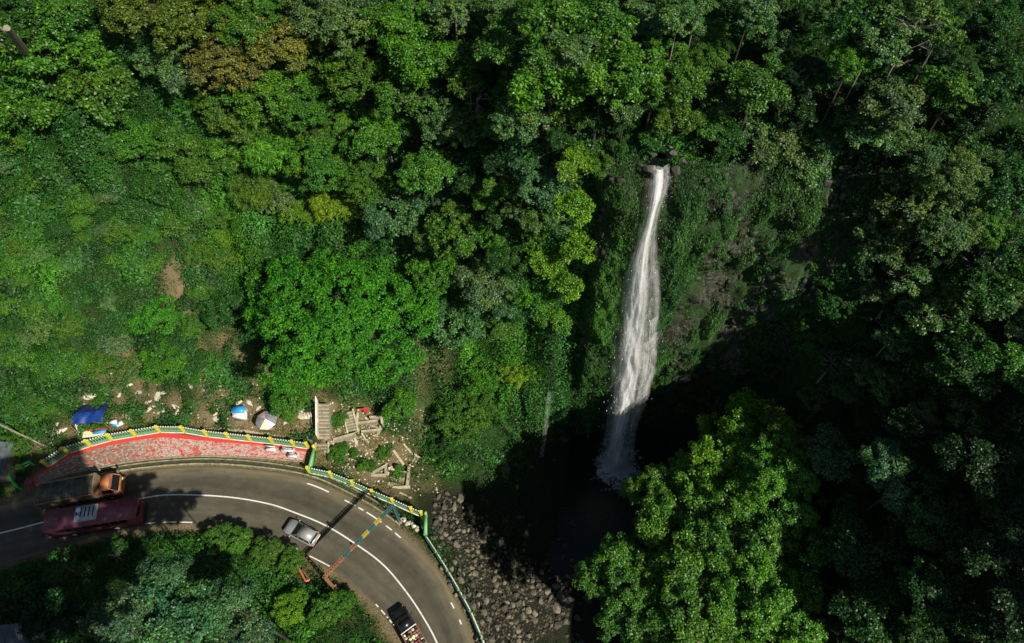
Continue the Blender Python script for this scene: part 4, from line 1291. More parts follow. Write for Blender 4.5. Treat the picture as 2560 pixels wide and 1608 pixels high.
# colour patches seen on the slopes
yel = spots([(590, 590, 46, 1), (620, 570, 40, .9), (540, 620, 30, .8), (70, 590, 46, 1), (110, 640, 40, 1), (150, 680, 36, .9), (30, 560, 40, .7), (300, 520, 70, .35), (700, 480, 60, .6), (800, 500, 70, .8),
             (1270, 930, 60, .8), (1200, 900, 60, .7), (1300, 900, 30, .7), (700, 1500, 90, .7), (620, 1450, 60, .6), (800, 1560, 70, .6), (500, 950, 60, .5), (270, 980, 50, .4), (1540, 560, 30, .9), (1520, 640, 36, 1), (1500, 720, 30, 1),
             (1820, 470, 30, .6), (1850, 560, 30, .6), (1440, 520, 40, .4)])
ty = grid_at(yel, GX0, GY0, GS, lx, ly)
tint = np.clip(.25 + (fbm(lx / 4, ly / 4, 4, 21) - .5) * 1.3 + ty * .6, 0, 1.3)
tone = np.clip(rng.random(NG) * .65 + (fbm(lx / 1.6, ly / 1.6, 3, 25) - .42) * 1.0 + ty * .35, 0, 1.3)
sz = rng.uniform(.55, 1.4, NG) * (.11 + .20 * smooth01(.25, .85, fbm(lx / 1.9, ly / 1.9, 3, 8)))
V, Fq, at = leaves(Cc, sunlift, sz * 1.25, sz * .62, rng, tint, tone=tone)
M['cover'] = leaf_material('ground_leaves', .5, .25, .4)
o = link(np_mesh('undergrowth', V, Fq, M['cover'], at), 'undergrowth')
o.color = (.037, .148, .014, 1)
tag(o, 'dense low leafy undergrowth covering the hillsides', 'undergrowth', kind='stuff')

# sparse dry grass on the bare soil and along the road
NGR = 26000
gd = area * vis * np.clip(so_ * 1.1, 0, 1) * smooth01(half + .2, half + 1.2, dr_) * smooth01(.3, .8, dt_)
ks = rng.choice(gd.size, NGR, p=gd.ravel() / gd.sum())
x_ = cx_.ravel()[ks] + rng.uniform(0, MS, NGR)
y_ = cy_.ravel()[ks] + rng.uniform(0, MS, NGR)
keepg = vnoise(x_ / 1.3, y_ / 1.3, 3) > .42
x_, y_ = x_[keepg], y_[keepg]
n_ = len(x_)
V, Fq, at = leaves(np.stack([x_, y_, height(x_, y_) + .1], 1), rng.normal(size=(n_, 3)) + np.array([0, 0, .8]), .28, .07, rng, np.clip(.5 + vnoise(x_, y_, 6) * .6, 0, 1.2), tone=rng.random(n_))
o = link(np_mesh('dry_grass', V, Fq, M['cover'], at), 'dry_grass')
o.color = (.11, .14, .035, 1)
tag(o, 'thin dry grass on the bare soil beside the path and road', 'grass', kind='stuff')

# ------------------------------------------------------------------ cliff behind the fall
def cliff_y(x, z):
    y0 = np.interp(x, [-4, 1, 4, 8, 12, 16, 22, 27, 30, 33], [38.5, 38.0, 38.3, 38.9, 39.0, 39.2, 39.4, 38.2, 36.2, 33.5])
    pr = np.interp(z, [-14, -11, -3, 1.0, 3.2, 10, 25, 33, 37], [2.4, 2.3, 2.0, 1.3, -.5, -.7, 0, .6, 2.3])
    pr = np.where(x < 9, pr * smooth01(2, 9, x), pr)
    lean = smooth01(10, 3, x) * .20 * np.clip(z + 9, 0, 60)
    return y0 + pr + lean + 9 * smooth01(8.2, 5.2, x) + 5 * smooth01(29, 33, x)


def cliff_n(x, z):
    a = (fbm(x / 4.5, z / 7, 4, 31) - .5) * 2.6
    b = (fbm(x / 1.1, z / 2.0, 4, 35) - .5) * 1.1
    blk = (np.floor(fbm(x / 2.3, z / 2.6, 2, 41) * 9) / 9 - .5) * 1.7
    return -(a * .7 + b + blk)


cxs = np.arange(4.5, 33.01, .22)
czs = np.arange(-13, 36.4, .27)
X, Z = np.meshgrid(cxs, czs, indexing='ij')
nearfall = np.exp(-((X - 12.2) / 1.3) ** 2)
Y = cliff_y(X, Z) + cliff_n(X, Z) * (1 - .75 * nearfall) + .35 * nearfall
topc = smooth01(34.4, 36.4, Z)
Y = Y + topc * 1.2
Z = Z - smooth01(30, 36.4, Z) * (2.0 * fbm(X / 1.3, X * 0, 3, 71) * (1 - nearfall) + 1.1 * nearfall)
for k in range(3):   # rows that lap back onto the plateau
    X = np.concatenate([X, X[:, -1:]], 1)
    Y = np.concatenate([Y, Y[:, -1:] + .6], 1)
    Z = np.concatenate([Z, Z[:, -1:] + (.0 if k < 1 else -.6)], 1)
a_, b_ = X.shape
id_ = np.arange(a_ * b_).reshape(a_, b_)
Fq = np.stack([id_[:-1, :-1], id_[1:, :-1], id_[1:, 1:], id_[:-1, 1:]], -1).reshape(-1, 4)
q = NT('cliff_rock')
tc = q.n('ShaderNodeTexCoord')
mp = q.n('ShaderNodeMapping')
mp.inputs['Scale'].default_value = (1, 1, .35)
q.l(tc.outputs['Object'], mp.inputs[0])
n1 = q.noise(1.7, 9, .78, mp.outputs[0], .8)
n2 = q.noise(.28, 5, .6, tc.outputs['Object'])
n3 = q.noise(3.5, 6, .75, tc.outputs['Object'])
rk = q.ramp(n1.outputs[0], [(.36, (.010, .010, .008)), (.48, (.045, .04, .028)), (.57, (.11, .10, .075)), (.66, (.30, .30, .28))])
ms_ = q.ramp(n3.outputs[0], [(.3, (.012, .045, .008)), (.6, (.03, .105, .012)), (.8, (.11, .13, .015))])
f = q.ramp(n2.outputs[0], [(.42, (0, 0, 0)), (.56, (1, 1, 1))])
fz = q.math('MULTIPLY', f.outputs[0], q.ramp(n3.outputs[0], [(.3, (.5, .5, .5)), (.6, (1, 1, 1))]).outputs[0])
q.l(q.mix(fz, rk.outputs[0], ms_.outputs[0]), q.b.inputs['Base Color'])
q.b.inputs['Roughness'].default_value = .7
q.b.inputs['Specular IOR Level'].default_value = .35
q.bump(n1.outputs[0], 1.0, .6)
o = link(np_mesh('cliff_face', np.stack([X, Y, Z], -1).reshape(-1, 3), Fq, q.m, None, False), 'cliff_face')
tag(o, 'steep mossy rock cliff on both sides of the waterfall', 'cliff', kind='structure')

# moss, ferns and hanging plants on the cliff
NCF = 150000
xs = rng.uniform(6.2, 31, NCF * 3)
zs = rng.uniform(-10, 36.3, NCF * 3)
dl = fbm(xs / 4, zs / 6, 4, 55)
d2 = fbm(xs / 1.2, zs / 2.2, 3, 57)
left = smooth01(11.2, 9.0, xs)
pr = smooth01(.40, .62, dl * .55 + d2 * .45 + left * .10)
band = np.exp(-((xs - 14.9 - (25 - zs) * .03) / 1.1) ** 2) * (zs > 3)       # green curtain just right of the water
rockzone = smooth01(15.5, 17, xs) * smooth01(25, 22.5, xs) * smooth01(36, 30, zs) * (zs > 3)
pr = np.clip(pr * .8 + band * .9, 0, 1) * (1 - .85 * rockzone * (d2 < .60)) * (1 - .97 * np.exp(-((xs - 12.2) / 1.25) ** 4))
pr = pr * smooth01(1.0, 3.5, zs + (d2 - .5) * 4) * np.where(xs > 23, .9, 1)
pr = np.where(xs < 7.5, np.clip(pr + .35, 0, 1), pr)
k = rng.random(len(xs)) < pr
xs, zs, dl, d2 = xs[k][:NCF], zs[k][:NCF], dl[k][:NCF], d2[k][:NCF]
n_ = len(xs)
near_ = np.exp(-((xs - 12.2) / 1.3) ** 2)
ys = cliff_y(xs, zs) + cliff_n(xs, zs) * (1 - .75 * near_) + .35 * near_ + smooth01(34.4, 36.4, zs) * 1.2 - rng.uniform(.02, .30, n_) - np.maximum(0, d2 - .5) * 1.6
lit = np.exp(-((xs - 8.8) / 1.6) ** 2) * np.exp(-((zs - 22) / 9) ** 2)  # yellow moss patch; its sunlight is put into tint and tone
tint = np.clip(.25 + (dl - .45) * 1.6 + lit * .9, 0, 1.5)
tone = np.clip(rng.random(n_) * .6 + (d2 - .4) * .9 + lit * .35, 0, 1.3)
Nf = np.stack([rng.normal(0, .5, n_), -1 + rng.normal(0, .35, n_), .55 + rng.normal(0, .45, n_)], 1)
szc = rng.uniform(.07, .16, n_)
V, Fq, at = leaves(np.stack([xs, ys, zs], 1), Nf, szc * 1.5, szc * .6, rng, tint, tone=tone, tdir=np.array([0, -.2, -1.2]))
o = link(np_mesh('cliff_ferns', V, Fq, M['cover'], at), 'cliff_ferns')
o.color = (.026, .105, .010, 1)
tag(o, 'moss and ferns hanging on the rock cliff around the waterfall', 'ferns', kind='stuff')

# broken ledges and blocks standing out of the rock
ico_ = bmesh.new()
bmesh.ops.create_icosphere(ico_, subdivisions=1, radius=1)
iv_ = np.array([v.co[:] for v in ico_.verts])
if_ = np.array([[v.index for v in f.verts] for f in ico_.faces])
ico_.free()
nb_ = 1100
VV, FF = [], []
for k in range(nb_):
    x = rng.uniform(15.2, 29) if k % 5 else rng.uniform(7.5, 11)
    z = rng.uniform(2.5, 36)
    if vnoise(np.array([x / 2.2]), np.array([z / 3.0]), 61)[0] < .42: continue
    r = rng.uniform(.10, .34)
    y = float(cliff_y(x, z) + cliff_n(np.array([x]), np.array([z]))[0] + smooth01(34.4, 36.4, z) * 1.2)
    v = np.sign(iv_) * np.abs(iv_) ** .45 * (1 + rng.uniform(-.38, .38, iv_.shape)) * np.array([r * rng.uniform(.6, 1.8), r * .9, r * rng.uniform(.5, 2.4)]) + np.array([x, y + r * .25, z])
    FF.append(if_ + len(VV) * 12)
    VV.append(v)
M['cliffblock'] = simple('cliff_block', (.034, .038, .024), .75, var=1.2, scale=2.4, bump=.6)
tag(link(np_mesh('rock_ledges', np.vstack(VV), np.vstack(FF), M['cliffblock']), 'rock_ledges'), 'grey broken rock ledges jutting from the mossy cliff right of the waterfall', 'rock', kind='stuff')

# ------------------------------------------------------------------ waterfall and pool
fall_px = [(400, 1653, 17), (415, 1653, 22), (450, 1652, 27), (490, 1645, 25), (520, 1636, 20), (560, 1627, 19), (600, 1618, 26), (650, 1611, 36), (700, 1608, 44), (760, 1604, 49), (850, 1597, 53), (920, 1590, 54),
           (1000, 1574, 48), (1080, 1556, 41), (1150, 1547, 42), (1200, 1543, 48)]
fpy = np.array([p[0] for p in fall_px], float)
fcx = np.array([p[1] for p in fall_px], float)
fhw = np.array([p[2] for p in fall_px], float)
pz = np.array([36.25, 35.9, 34.6, 31, 25, 20, 15, 10, 5, 0, -5, -9, -11.4])
pyw = np.array([41.3, 40.8, 39.7, 38.7, 38.2, 37.9, 37.5, 37.0, 36.6, 36.1, 35.5, 35.0, 34.7])


def fall_path(n=120):
    t = np.linspace(0, len(pz) - 1, n)
    z = np.interp(t, np.arange(len(pz)), pz)
    y = np.interp(t, np.arange(len(pz)), pyw)
    _, sy, dp = project(0 * y, y, z)
    cx = (np.interp(sy, fpy, fcx) - 1280) * dp / F
    hw = np.interp(sy, fpy, fhw) * dp / F
    return cx, y, z, hw


def water_material(name, den, edge, scale=(7, .16), col=(.96, .96, .96), thr=(.38, .62)):
    q = NT(name)
    ac = q.n('ShaderNodeAttribute', _attribute_name='across')
    al = q.n('ShaderNodeAttribute', _attribute_name='along')
    cv = q.n('ShaderNodeCombineXYZ')
    q.l(q.math('MULTIPLY', ac.outputs['Fac'], scale[0]), cv.inputs[0])
    q.l(q.math('MULTIPLY', al.outputs['Fac'], scale[1]), cv.inputs[1])
    n1 = q.noise(1.0, 9, .72, cv.outputs[0], .8)
    cv2 = q.n('ShaderNodeCombineXYZ')
    q.l(q.math('MULTIPLY', ac.outputs['Fac'], scale[0] * .5), cv2.inputs[0])
    q.l(q.math('MULTIPLY', al.outputs['Fac'], .75), cv2.inputs[1])
    n2 = q.noise(1.6, 8, .8, cv2.outputs[0], .4)
    s = q.math('ADD', q.math('MULTIPLY', n1.outputs[0], .62), q.math('MULTIPLY', n2.outputs[0], .38))
    f = q.ramp(s, [(thr[0], (0, 0, 0)), (thr[1], (1, 1, 1))])
    e = q.ramp(ac.outputs['Fac'], edge)
    a = q.math('MULTIPLY', q.math('MULTIPLY', f.outputs[0], e.outputs[0]), den)
    df = q.n('ShaderNodeBsdfDiffuse')
    df.inputs[0].default_value = (*col, 1)
    tl = q.n('ShaderNodeBsdfTranslucent')
    tl.inputs[0].default_value = (*col, 1)
    m1 = q.n('ShaderNodeMixShader')
    m1.inputs[0].default_value = .35
    q.l(df.outputs[0], m1.inputs[1])
    q.l(tl.outputs[0], m1.inputs[2])
    tp = q.n('ShaderNodeBsdfTransparent')
    m2 = q.n('ShaderNodeMixShader')
    q.l(a, m2.inputs[0])
    q.l(tp.outputs[0], m2.inputs[1])
    q.l(m1.outputs[0], m2.inputs[2])
    q.l(m2.outputs[0], q.out.inputs[0])
    return q.m


def fall_sheet(name, mat, parent, u0, u1, bow, dy, seed, t0=0.0, t1=1.0, wob=.12):
    cx, y, z, hw = fall_path(160)
    i0, i1 = int(t0 * 160), int(t1 * 160)
    cx, y, z, hw = cx[i0:i1], y[i0:i1], z[i0:i1], hw[i0:i1]
    n, m = len(cx), 22
    u = np.linspace(0, 1, m)
    U = u0 + (u1 - u0) * u
    rag = (vnoise(np.arange(n) / 7.0, np.full(n, seed * 3.1), seed) - .5) * wob
    XX = cx[:, None] + (U[None, :] + rag[:, None] * (np.abs(U) > .5)) * hw[:, None]
    bump_ = (fbm(U[None, :] * 3 + 0 * z[:, None], z[:, None] / 5 + 0 * U[None, :], 4, seed) - .5)
    YY = y[:, None] + bow * (U[None, :] ** 2) * hw[:, None] - dy + bump_ * .7 * hw[:, None]
    ZZ = np.repeat(z[:, None], m, 1)
    V = np.stack([XX, YY, ZZ], -1).reshape(-1, 3)
    id_ = np.arange(n * m).reshape(n, m)
    Fq = np.stack([id_[:-1, :-1], id_[1:, :-1], id_[1:, 1:], id_[:-1, 1:]], -1).reshape(-1, 4)
    d = np.r_[0, np.cumsum(np.hypot(np.diff(y), np.diff(z)))]
    return link(np_mesh(name, V, Fq, mat, {'across': ('POINT', np.tile(u, n)), 'along': ('POINT', np.repeat(d, m))}, True), name, parent)


wf = empty('waterfall', (0, 0, 0))
tag(wf, 'tall white waterfall dropping down the mossy cliff into the dark pool', 'waterfall')
E1 = [(0, (0, 0, 0)), (.12, (.45, .45, .45)), (.35, (1, 1, 1)), (.62, (1, 1, 1)), (.85, (.5, .5, .5)), (1, (0, 0, 0))]
E2 = [(0, (0, 0, 0)), (.1, (.6, .6, .6)), (.5, (.8, .8, .8)), (.9, (.6, .6, .6)), (1, (0, 0, 0))]
fall_sheet('main_stream', water_material('water_core', .97, E1, (6, .13), thr=(.30, .53)), wf, -.78, .22, .25, .35, 1)
fall_sheet('main_stream', water_material('water_core', .75, E1, (9, .2), thr=(.40, .60)), wf, -.66, .10, .25, .6, 3)
fall_sheet('veil', water_material('water_veil', .75, E2, (10, .10), thr=(.38, .68)), wf, -1.05, 1.05, .4, .1, 2)
fall_sheet('side_stream', water_material('water_side', .70, E1, (6, .16), thr=(.42, .62)), wf, .25, 1.0, .3, .2, 5, .42, .93, .2)
fall_sheet('veil', water_material('water_veil', .30, E2, (14, .07), thr=(.40, .68)), wf, -1.2, 1.0, .4, .75, 6, .25, 1.0)
# flying drops
nd = 1500
cxp, yp, zp, hwp = fall_path(400)
ii = np.clip((rng.random(nd) ** .7 * 399).astype(int), 0, 399)
uu = rng.normal(-.15, .45, nd)
Pd = np.stack([cxp[ii] + uu * hwp[ii], yp[ii] - rng.uniform(-.2, 1.1, nd), zp[ii] + rng.uniform(-.3, .3, nd)], 1)
szd = rng.uniform(.02, .05, nd) * (.5 + ii / 400)
V, Fq, at = leaves(Pd, np.stack([rng.normal(0, .3, nd), -np.ones(nd), rng.normal(.4, .3, nd)], 1), szd * 4.5, szd * .8, rng, tdir=np.array([0, 0, -3.0]), curl=0)
M['drops'] = simple('water_drops', (.8, .82, .84), .5, var=.05)
tag(link(np_mesh('flying_drops', V, Fq, M['drops'], at), 'flying_drops', wf), kind='stuff')
# splash thrown up where it lands
bx, by = float(cxp[-1]), float(yp[-1]) - .6
ns_ = 13000
ang = rng.uniform(0, 6.283, ns_)
rad = np.abs(rng.normal(0, .75, ns_))
Pd = np.stack([bx + np.cos(ang) * rad * 1.1, by + np.sin(ang) * rad * .8 + .5, -11.2 + np.abs(rng.normal(0, 1.2, ns_)) * np.exp(-rad * .5)], 1)
szd = rng.uniform(.02, .06, ns_)
V, Fq, at = leaves(Pd, rng.normal(size=(ns_, 3)) + np.array([0, -.6, .6]), szd * 2, szd * 1.2, rng, curl=0)
tag(link(np_mesh('splash', V, Fq, M['drops'], at), 'splash', wf), kind='stuff')
# drifting mist around the foot
q = NT('mist')
q.t.nodes.remove(q.b)
tcm = q.n('ShaderNodeTexCoord')
vl = q.n('ShaderNodeVectorMath')
vl.operation = 'LENGTH'
q.l(tcm.outputs['Object'], vl.inputs[0])
nmz = q.noise(1.8, 4, .6, tcm.outputs['Object'])
dn_ = q.ramp(vl.outputs['Value'], [(0, (1, 1, 1)), (.55, (.35, .35, .35)), (1, (0, 0, 0))])
pv = q.n('ShaderNodeVolumePrincipled')
pv.inputs['Color'].default_value = (.95, .97, 1, 1)
pv.inputs['Anisotropy'].default_value = .2
q.l(q.math('MULTIPLY', q.math('MULTIPLY', dn_.outputs[0], q.ramp(nmz.outputs[0], [(.35, (.1, .1, .1)), (.7, (1, 1, 1))]).outputs[0]), .55), pv.inputs['Density'])
q.l(pv.outputs[0], q.out.inputs['Volume'])
bmm = bmesh.new()
bmesh.ops.create_icosphere(bmm, subdivisions=3, radius=1)
mem = bpy.data.meshes.new('mist')
bmm.to_mesh(mem)
bmm.free()
mem.materials.append(q.m)
tag(link(mem, 'mist', wf, (bx - .1, by + .5, -9.6), None, (2.2, 1.8, 2.6)), kind='stuff')
# thin side trickle left of the fall
q0 = P(1410, 870, 4.5)
n = 30
z = np.linspace(6.5, -9, n)
pts = np.stack([np.interp(z, [-9, 7], [3.9, 4.3]), np.interp(z, [-9, 7], [35.2, 36.6]), z], 1)
V = np.concatenate([pts + np.array([-.28, 0, 0]), pts + np.array([.28, 0, 0])])
I = np.arange(n - 1)
Fq = np.stack([I, I + 1, I + 1 + n, I + n], 1)
o = link(np_mesh('trickle', V, Fq, water_material('water_trickle', .45, E2, (3, .3), thr=(.35, .7)), {'across': ('POINT', np.r_[np.zeros(n), np.ones(n)]), 'along': ('POINT', np.r_[z, z])}), 'water_trickle')
tag(o, 'thin faint trickle of water on the dark rock left of the main waterfall', 'waterfall')

q = NT('pool_water')
tc = q.n('ShaderNodeTexCoord')
sx = q.n('ShaderNodeVectorMath')
sx.operation = 'SUBTRACT'
q.l(tc.outputs['Object'], sx.inputs[0])
sx.inputs[1].default_value = (bx - .2, by + .9, -11.3)
mp = q.n('ShaderNodeMapping')
mp.inputs['Scale'].default_value = (1.0, .85, 0)
q.l(sx.outputs[0], mp.inputs[0])
ln = q.n('ShaderNodeVectorMath')
ln.operation = 'LENGTH'
q.l(mp.outputs[0], ln.inputs[0])
n1 = q.noise(1.1, 9, .75, tc.outputs['Object'], 1.2)
n2 = q.noise(.35, 5, .6, tc.outputs['Object'], 1.5)
dd = q.math('MULTIPLY', ln.outputs['Value'], .145)
v = q.math('SUBTRACT', q.math('ADD', q.math('MULTIPLY', n1.outputs[0], 1.2), q.math('MULTIPLY', n2.outputs[0], .5)), dd)
f = q.ramp(v, [(.42, (0, 0, 0)), (.62, (.6, .6, .6)), (.85, (1, 1, 1))])
q.l(q.mix(f.outputs[0], (.003, .008, .008), (.88, .9, .92)), q.b.inputs['Base Color'])
q.l(q.math('MULTIPLY_ADD', f.outputs[0], .6, .14), q.b.inputs['Roughness'])
q.b.inputs['Specular IOR Level'].default_value = .25
nb = q.noise(2.5, 4, .6, tc.outputs['Object'])
q.bump(nb.outputs[0], .25, .15)
V = np.array([(-8, -46, -11.3), (25, -46, -11.3), (31, 20, -11.3), (31, 43, -11.3), (-2, 43, -11.3), (-4, 22, -11.3)])
me = bpy.data.meshes.new('pool')
me.from_pydata([tuple(v) for v in V], [], [tuple(range(6))])
me.materials.append(q.m)
tag(link(me, 'pool_water'), kind='structure')
sxs = np.array([[12.25, 41.0], [12.3, 42.2], [12.5, 44], [12.9, 47], [13.6, 51], [15.0, 56], [17, 62]])
wv_ = (.45 + .5 * vnoise(np.arange(30) / 3.0, np.zeros(30), 4))[:, None]
sm_ = resample(catmull(sxs, 6), 30)
sd_ = offset(sm_, 1.0) - sm_
sA, sB = sm_ + sd_ * wv_, sm_ - sd_ * wv_
zc_ = np.maximum(height((sA[:, 0] + sB[:, 0]) / 2, (sA[:, 1] + sB[:, 1]) / 2) + .25, 35.6)
zc_[:4] = np.minimum(zc_[:4], [35.7, 35.9, 36.2, 36.5])
V = np.concatenate([np.c_[sA, zc_], np.c_[sB, zc_]])
I = np.arange(29)
q_ = simple('stream_dark', (.004, .008, .006), .2, var=.3, spec=.12, bump=.5)
tag(link(np_mesh('stream', V, np.stack([I, I + 1, I + 31, I + 30], 1), q_), 'stream_water'), kind='structure')


# ------------------------------------------------------------------ stones
def rock_mesh(name, seed, mat, sub=2, rough=.28, flat=.7, facet=True):
    bm = bmesh.new()
    bmesh.ops.create_icosphere(bm, subdivisions=sub, radius=1)
    r = random.Random(seed)
    off = Vector((r.uniform(0, 50), r.uniform(0, 50), r.uniform(0, 50)))
    cuts = [(Vector((r.uniform(-1, 1), r.uniform(-1, 1), r.uniform(-.4, 1))).normalized(), r.uniform(.45, .75)) for _ in range(10)]
    sx_, sy_ = r.uniform(.8, 1.25), r.uniform(.7, 1.1)
    for v in bm.verts:
        p = v.co.copy()
        p *= 1 + rough * noise.noise(p * 1.3 + off)
        for nrm, d in cuts:
            k = p.dot(nrm) - d
            if k > 0: p -= nrm * k * .97
        v.co = Vector((p.x * sx_, p.y * sy_, p.z * flat))
    me = bpy.data.meshes.new(name)
    bm.to_mesh(me)
    bm.free()
    me.materials.append(mat)
    return me


RK = [rock_mesh('boulder', k, M['rock']) for k in range(8)]
RP = [rock_mesh('pale_stone', 20 + k, M['rock_pale'], flat=.5) for k in range(5)]
RD = [rock_mesh('dark_rock', 40 + k, M['rock_dark']) for k in range(5)]
rr = random.Random(99)


def inpoly(x, y, poly):
    c = False
    j = len(poly) - 1
    for i in range(len(poly)):
        xi, yi = poly[i]
        xj, yj = poly[j]
        if (yi > y) != (yj > y) and x < (xj - xi) * (y - yi) / (yj - yi) + xi: c = not c
        j = i
    return c


def stones(poly, n, rmin, rmax, meshes, name, cat, labelf, group, sep=.75, sink=.25):
    done = []
    tries = 0
    xs_, ys_ = [p[0] for p in poly], [p[1] for p in poly]
    while len(done) < n and tries < n * 60:
        tries += 1
        x, y = rr.uniform(min(xs_), max(xs_)), rr.uniform(min(ys_), max(ys_))
        if not inpoly(x, y, poly): continue
        p, t = march(x, y)
        r = rmin + (rmax - rmin) * rr.random() ** 1.8
        if any((p[0] - a) ** 2 + (p[1] - b) ** 2 < ((r + c) * sep) ** 2 for a, b, c in done): continue
        done.append((p[0], p[1], r))
        z = max(float(height(p[0], p[1])), -11.35)
        s_ = rr.uniform(.8, 1.2)
        o = link(rr.choice(meshes), name, None, (p[0], p[1], z + r * (.35 - sink)), (rr.uniform(-.4, .4), rr.uniform(-.4, .4), rr.uniform(0, 6.28)), (r, r * s_, r * rr.uniform(.8, 1.1)))
        tag(o, labelf(x, y), cat, group)


bank = [(1085, 1240), (1130, 1225), (1200, 1290), (1290, 1375), (1420, 1440), (1440, 1500), (1410, 1560), (1330, 1608), (1300, 1640), (1205, 1640), (1178, 1560), (1135, 1480), (1098, 1410), (1078, 1340)]


def lab_bank(x, y):
    if y < 1330: return 'rough grey boulder in the upper part of the stony bank beside the stairs'
    if x > 1300: return 'grey boulder on the stream side of the stony bank below the tree group'
    if y > 1490: return 'grey boulder in the lower part of the stony bank near the bottom edge'
    return 'grey boulder in the middle of the stony bank below the road railing'


stones(bank, 262, .22, .66, RK, 'boulder', 'boulder', lab_bank, 'grey boulders on the bank between the road and the stream', .72, .1)
# small stones between them, beyond what one could count
sv, sf = [], []
ico = bmesh.new()
bmesh.ops.create_icosphere(ico, subdivisions=1, radius=1)
iv = np.array([v.co[:] for v in ico.verts])
ifc = np.array([[v.index for v in f.verts] for f in ico.faces])
ico.free()


def pebbles(name, polys, n, r0, r1, mat, label):
    VV, FF = [], []
    c = 0
    while c < n:
        poly = rr.choice(polys)
        xs_, ys_ = [p[0] for p in poly], [p[1] for p in poly]
        x, y = rr.uniform(min(xs_), max(xs_)), rr.uniform(min(ys_), max(ys_))
        if not inpoly(x, y, poly): continue
        p, t = march(x, y)
        r = rr.uniform(r0, r1)
        z = max(float(height(p[0], p[1])), -11.35)
        jit = 1 + rng.uniform(-.28, .28, iv.shape)
        v = iv * jit * np.array([r * rr.uniform(.7, 1.3), r, r * .6]) + np.array([p[0], p[1], z])
        FF.append(ifc + len(VV) * 12)
        VV.append(v)
        c += 1
    o = link(np_mesh(name, np.vstack(VV), np.vstack(FF), mat), name)
    tag(o, label, 'stones', kind='stuff')


pebbles('small_stones', [bank], 1500, .08, .22, M['rock_gap_shade'], 'small stones between the boulders, darkened to stand for gap shade')
stalls_zone = [(160, 1000), (300, 900), (420, 930), (560, 960), (640, 960), (770, 1000), (770, 1080), (560, 1070), (420, 1070), (260, 1080), (170, 1100), (90, 1130)]
pebbles('rubble', [stalls_zone, [(790, 1000), (1080, 1000), (1100, 1230), (1040, 1250), (820, 1180)], [(790, 1000), (1000, 1050), (960, 1200), (820, 1150)]], 700, .06, .17, M['rock_pale'], 'loose pale rubble on the bare ground behind the terrace and stairs')
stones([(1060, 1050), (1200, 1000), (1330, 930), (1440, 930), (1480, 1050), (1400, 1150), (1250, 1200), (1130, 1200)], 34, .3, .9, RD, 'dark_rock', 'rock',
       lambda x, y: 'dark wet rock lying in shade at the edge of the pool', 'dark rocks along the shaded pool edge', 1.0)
stones([(1395, 1340), (1440, 1400), (1470, 1470), (1465, 1608), (1400, 1608), (1420, 1500), (1350, 1390)], 24, .3, .8, RD, 'dark_rock', 'rock',  # dark rocks added to break the waterline and darken its sunlit water
       lambda x, y: 'dark rock added at the waterline to darken the sunlit water', 'dark rocks added along the waterline to darken it', 1.0, .1)
pale = [(393, 989, 15, 'long pale slab left of centre of the stony clearing'), (405, 982, 11, 'cream stone touching the long pale slab'), (372, 1004, 9, 'narrow tilted pale stone below the long slab'), (373, 1024, 14, 'upright pale stone above the terrace railing'),
        (438, 1016, 13, 'flat grey white slab in the grass right of the upright stone'), (318, 1043, 11, 'square white stone right of the blue tarpaulin stall'), (404, 1031, 9, 'small pale stone between the upright stone and the flat slab'),
        (446, 1030, 10, 'small cream stone below the flat grey white slab'), (541, 1051, 17, 'wide cream slab against the path left of the blue drinks booth'), (540, 1033, 13, 'square cream stone above the wide cream slab'),
        (325, 962, 9, 'small bright stone highest on the bare patch'), (347, 980, 9, 'small bright stone in the grass below the bare patch'), (300, 985, 8, 'little cream stone left on the bare patch'), (231, 990, 18, 'large grey standing stone in the grass above the blue stall'),
        (581, 973, 8, 'small pale stone near the rusty roofed shelter'), (765, 1040, 20, 'large pale slab left of the upper stairs'), (752, 1030, 12, 'pale stone on top left of the large slab'), (714, 1058, 9, 'whitish upright stone right of the striped parasol'),
        (151, 1078, 18, 'olive grey slab between the leaning pole and the blue stall'), (140, 1065, 12, 'olive grey stone above the olive slab'), (625, 1010, 13, 'pale rock right above the blue drinks booth'), (645, 1022, 10, 'small pale rock between the booth and the parasol'),
        (600, 1005, 10, 'yellowish stone behind the blue drinks booth'), (510, 975, 9, 'small stone in the soil patch above the cream slabs'), (476, 965, 8, 'tiny pale stone in the grass above the cream slabs'), (495, 668, 8, 'small white stone beside the shadow of the big tree'),
        (510, 690, 7, 'small white stone lower at the shadow edge of the big tree'), (106, 612, 7, 'small white stone in the yellow green grass on the left slope')]
for x, y, r, lab in pale:
    p, t = march(x, y)
    R = r * t / F * .9
    o = link(rr.choice(RP), 'pale_stone', None, (p[0], p[1], float(height(p[0], p[1])) + R * .15), (rr.uniform(-.2, .2), rr.uniform(-.2, .2), rr.uniform(0, 3)), (R * 1.25, R * .8, R * .9))
    tag(o, lab, 'stone', 'pale stones in the clearing behind the terrace')


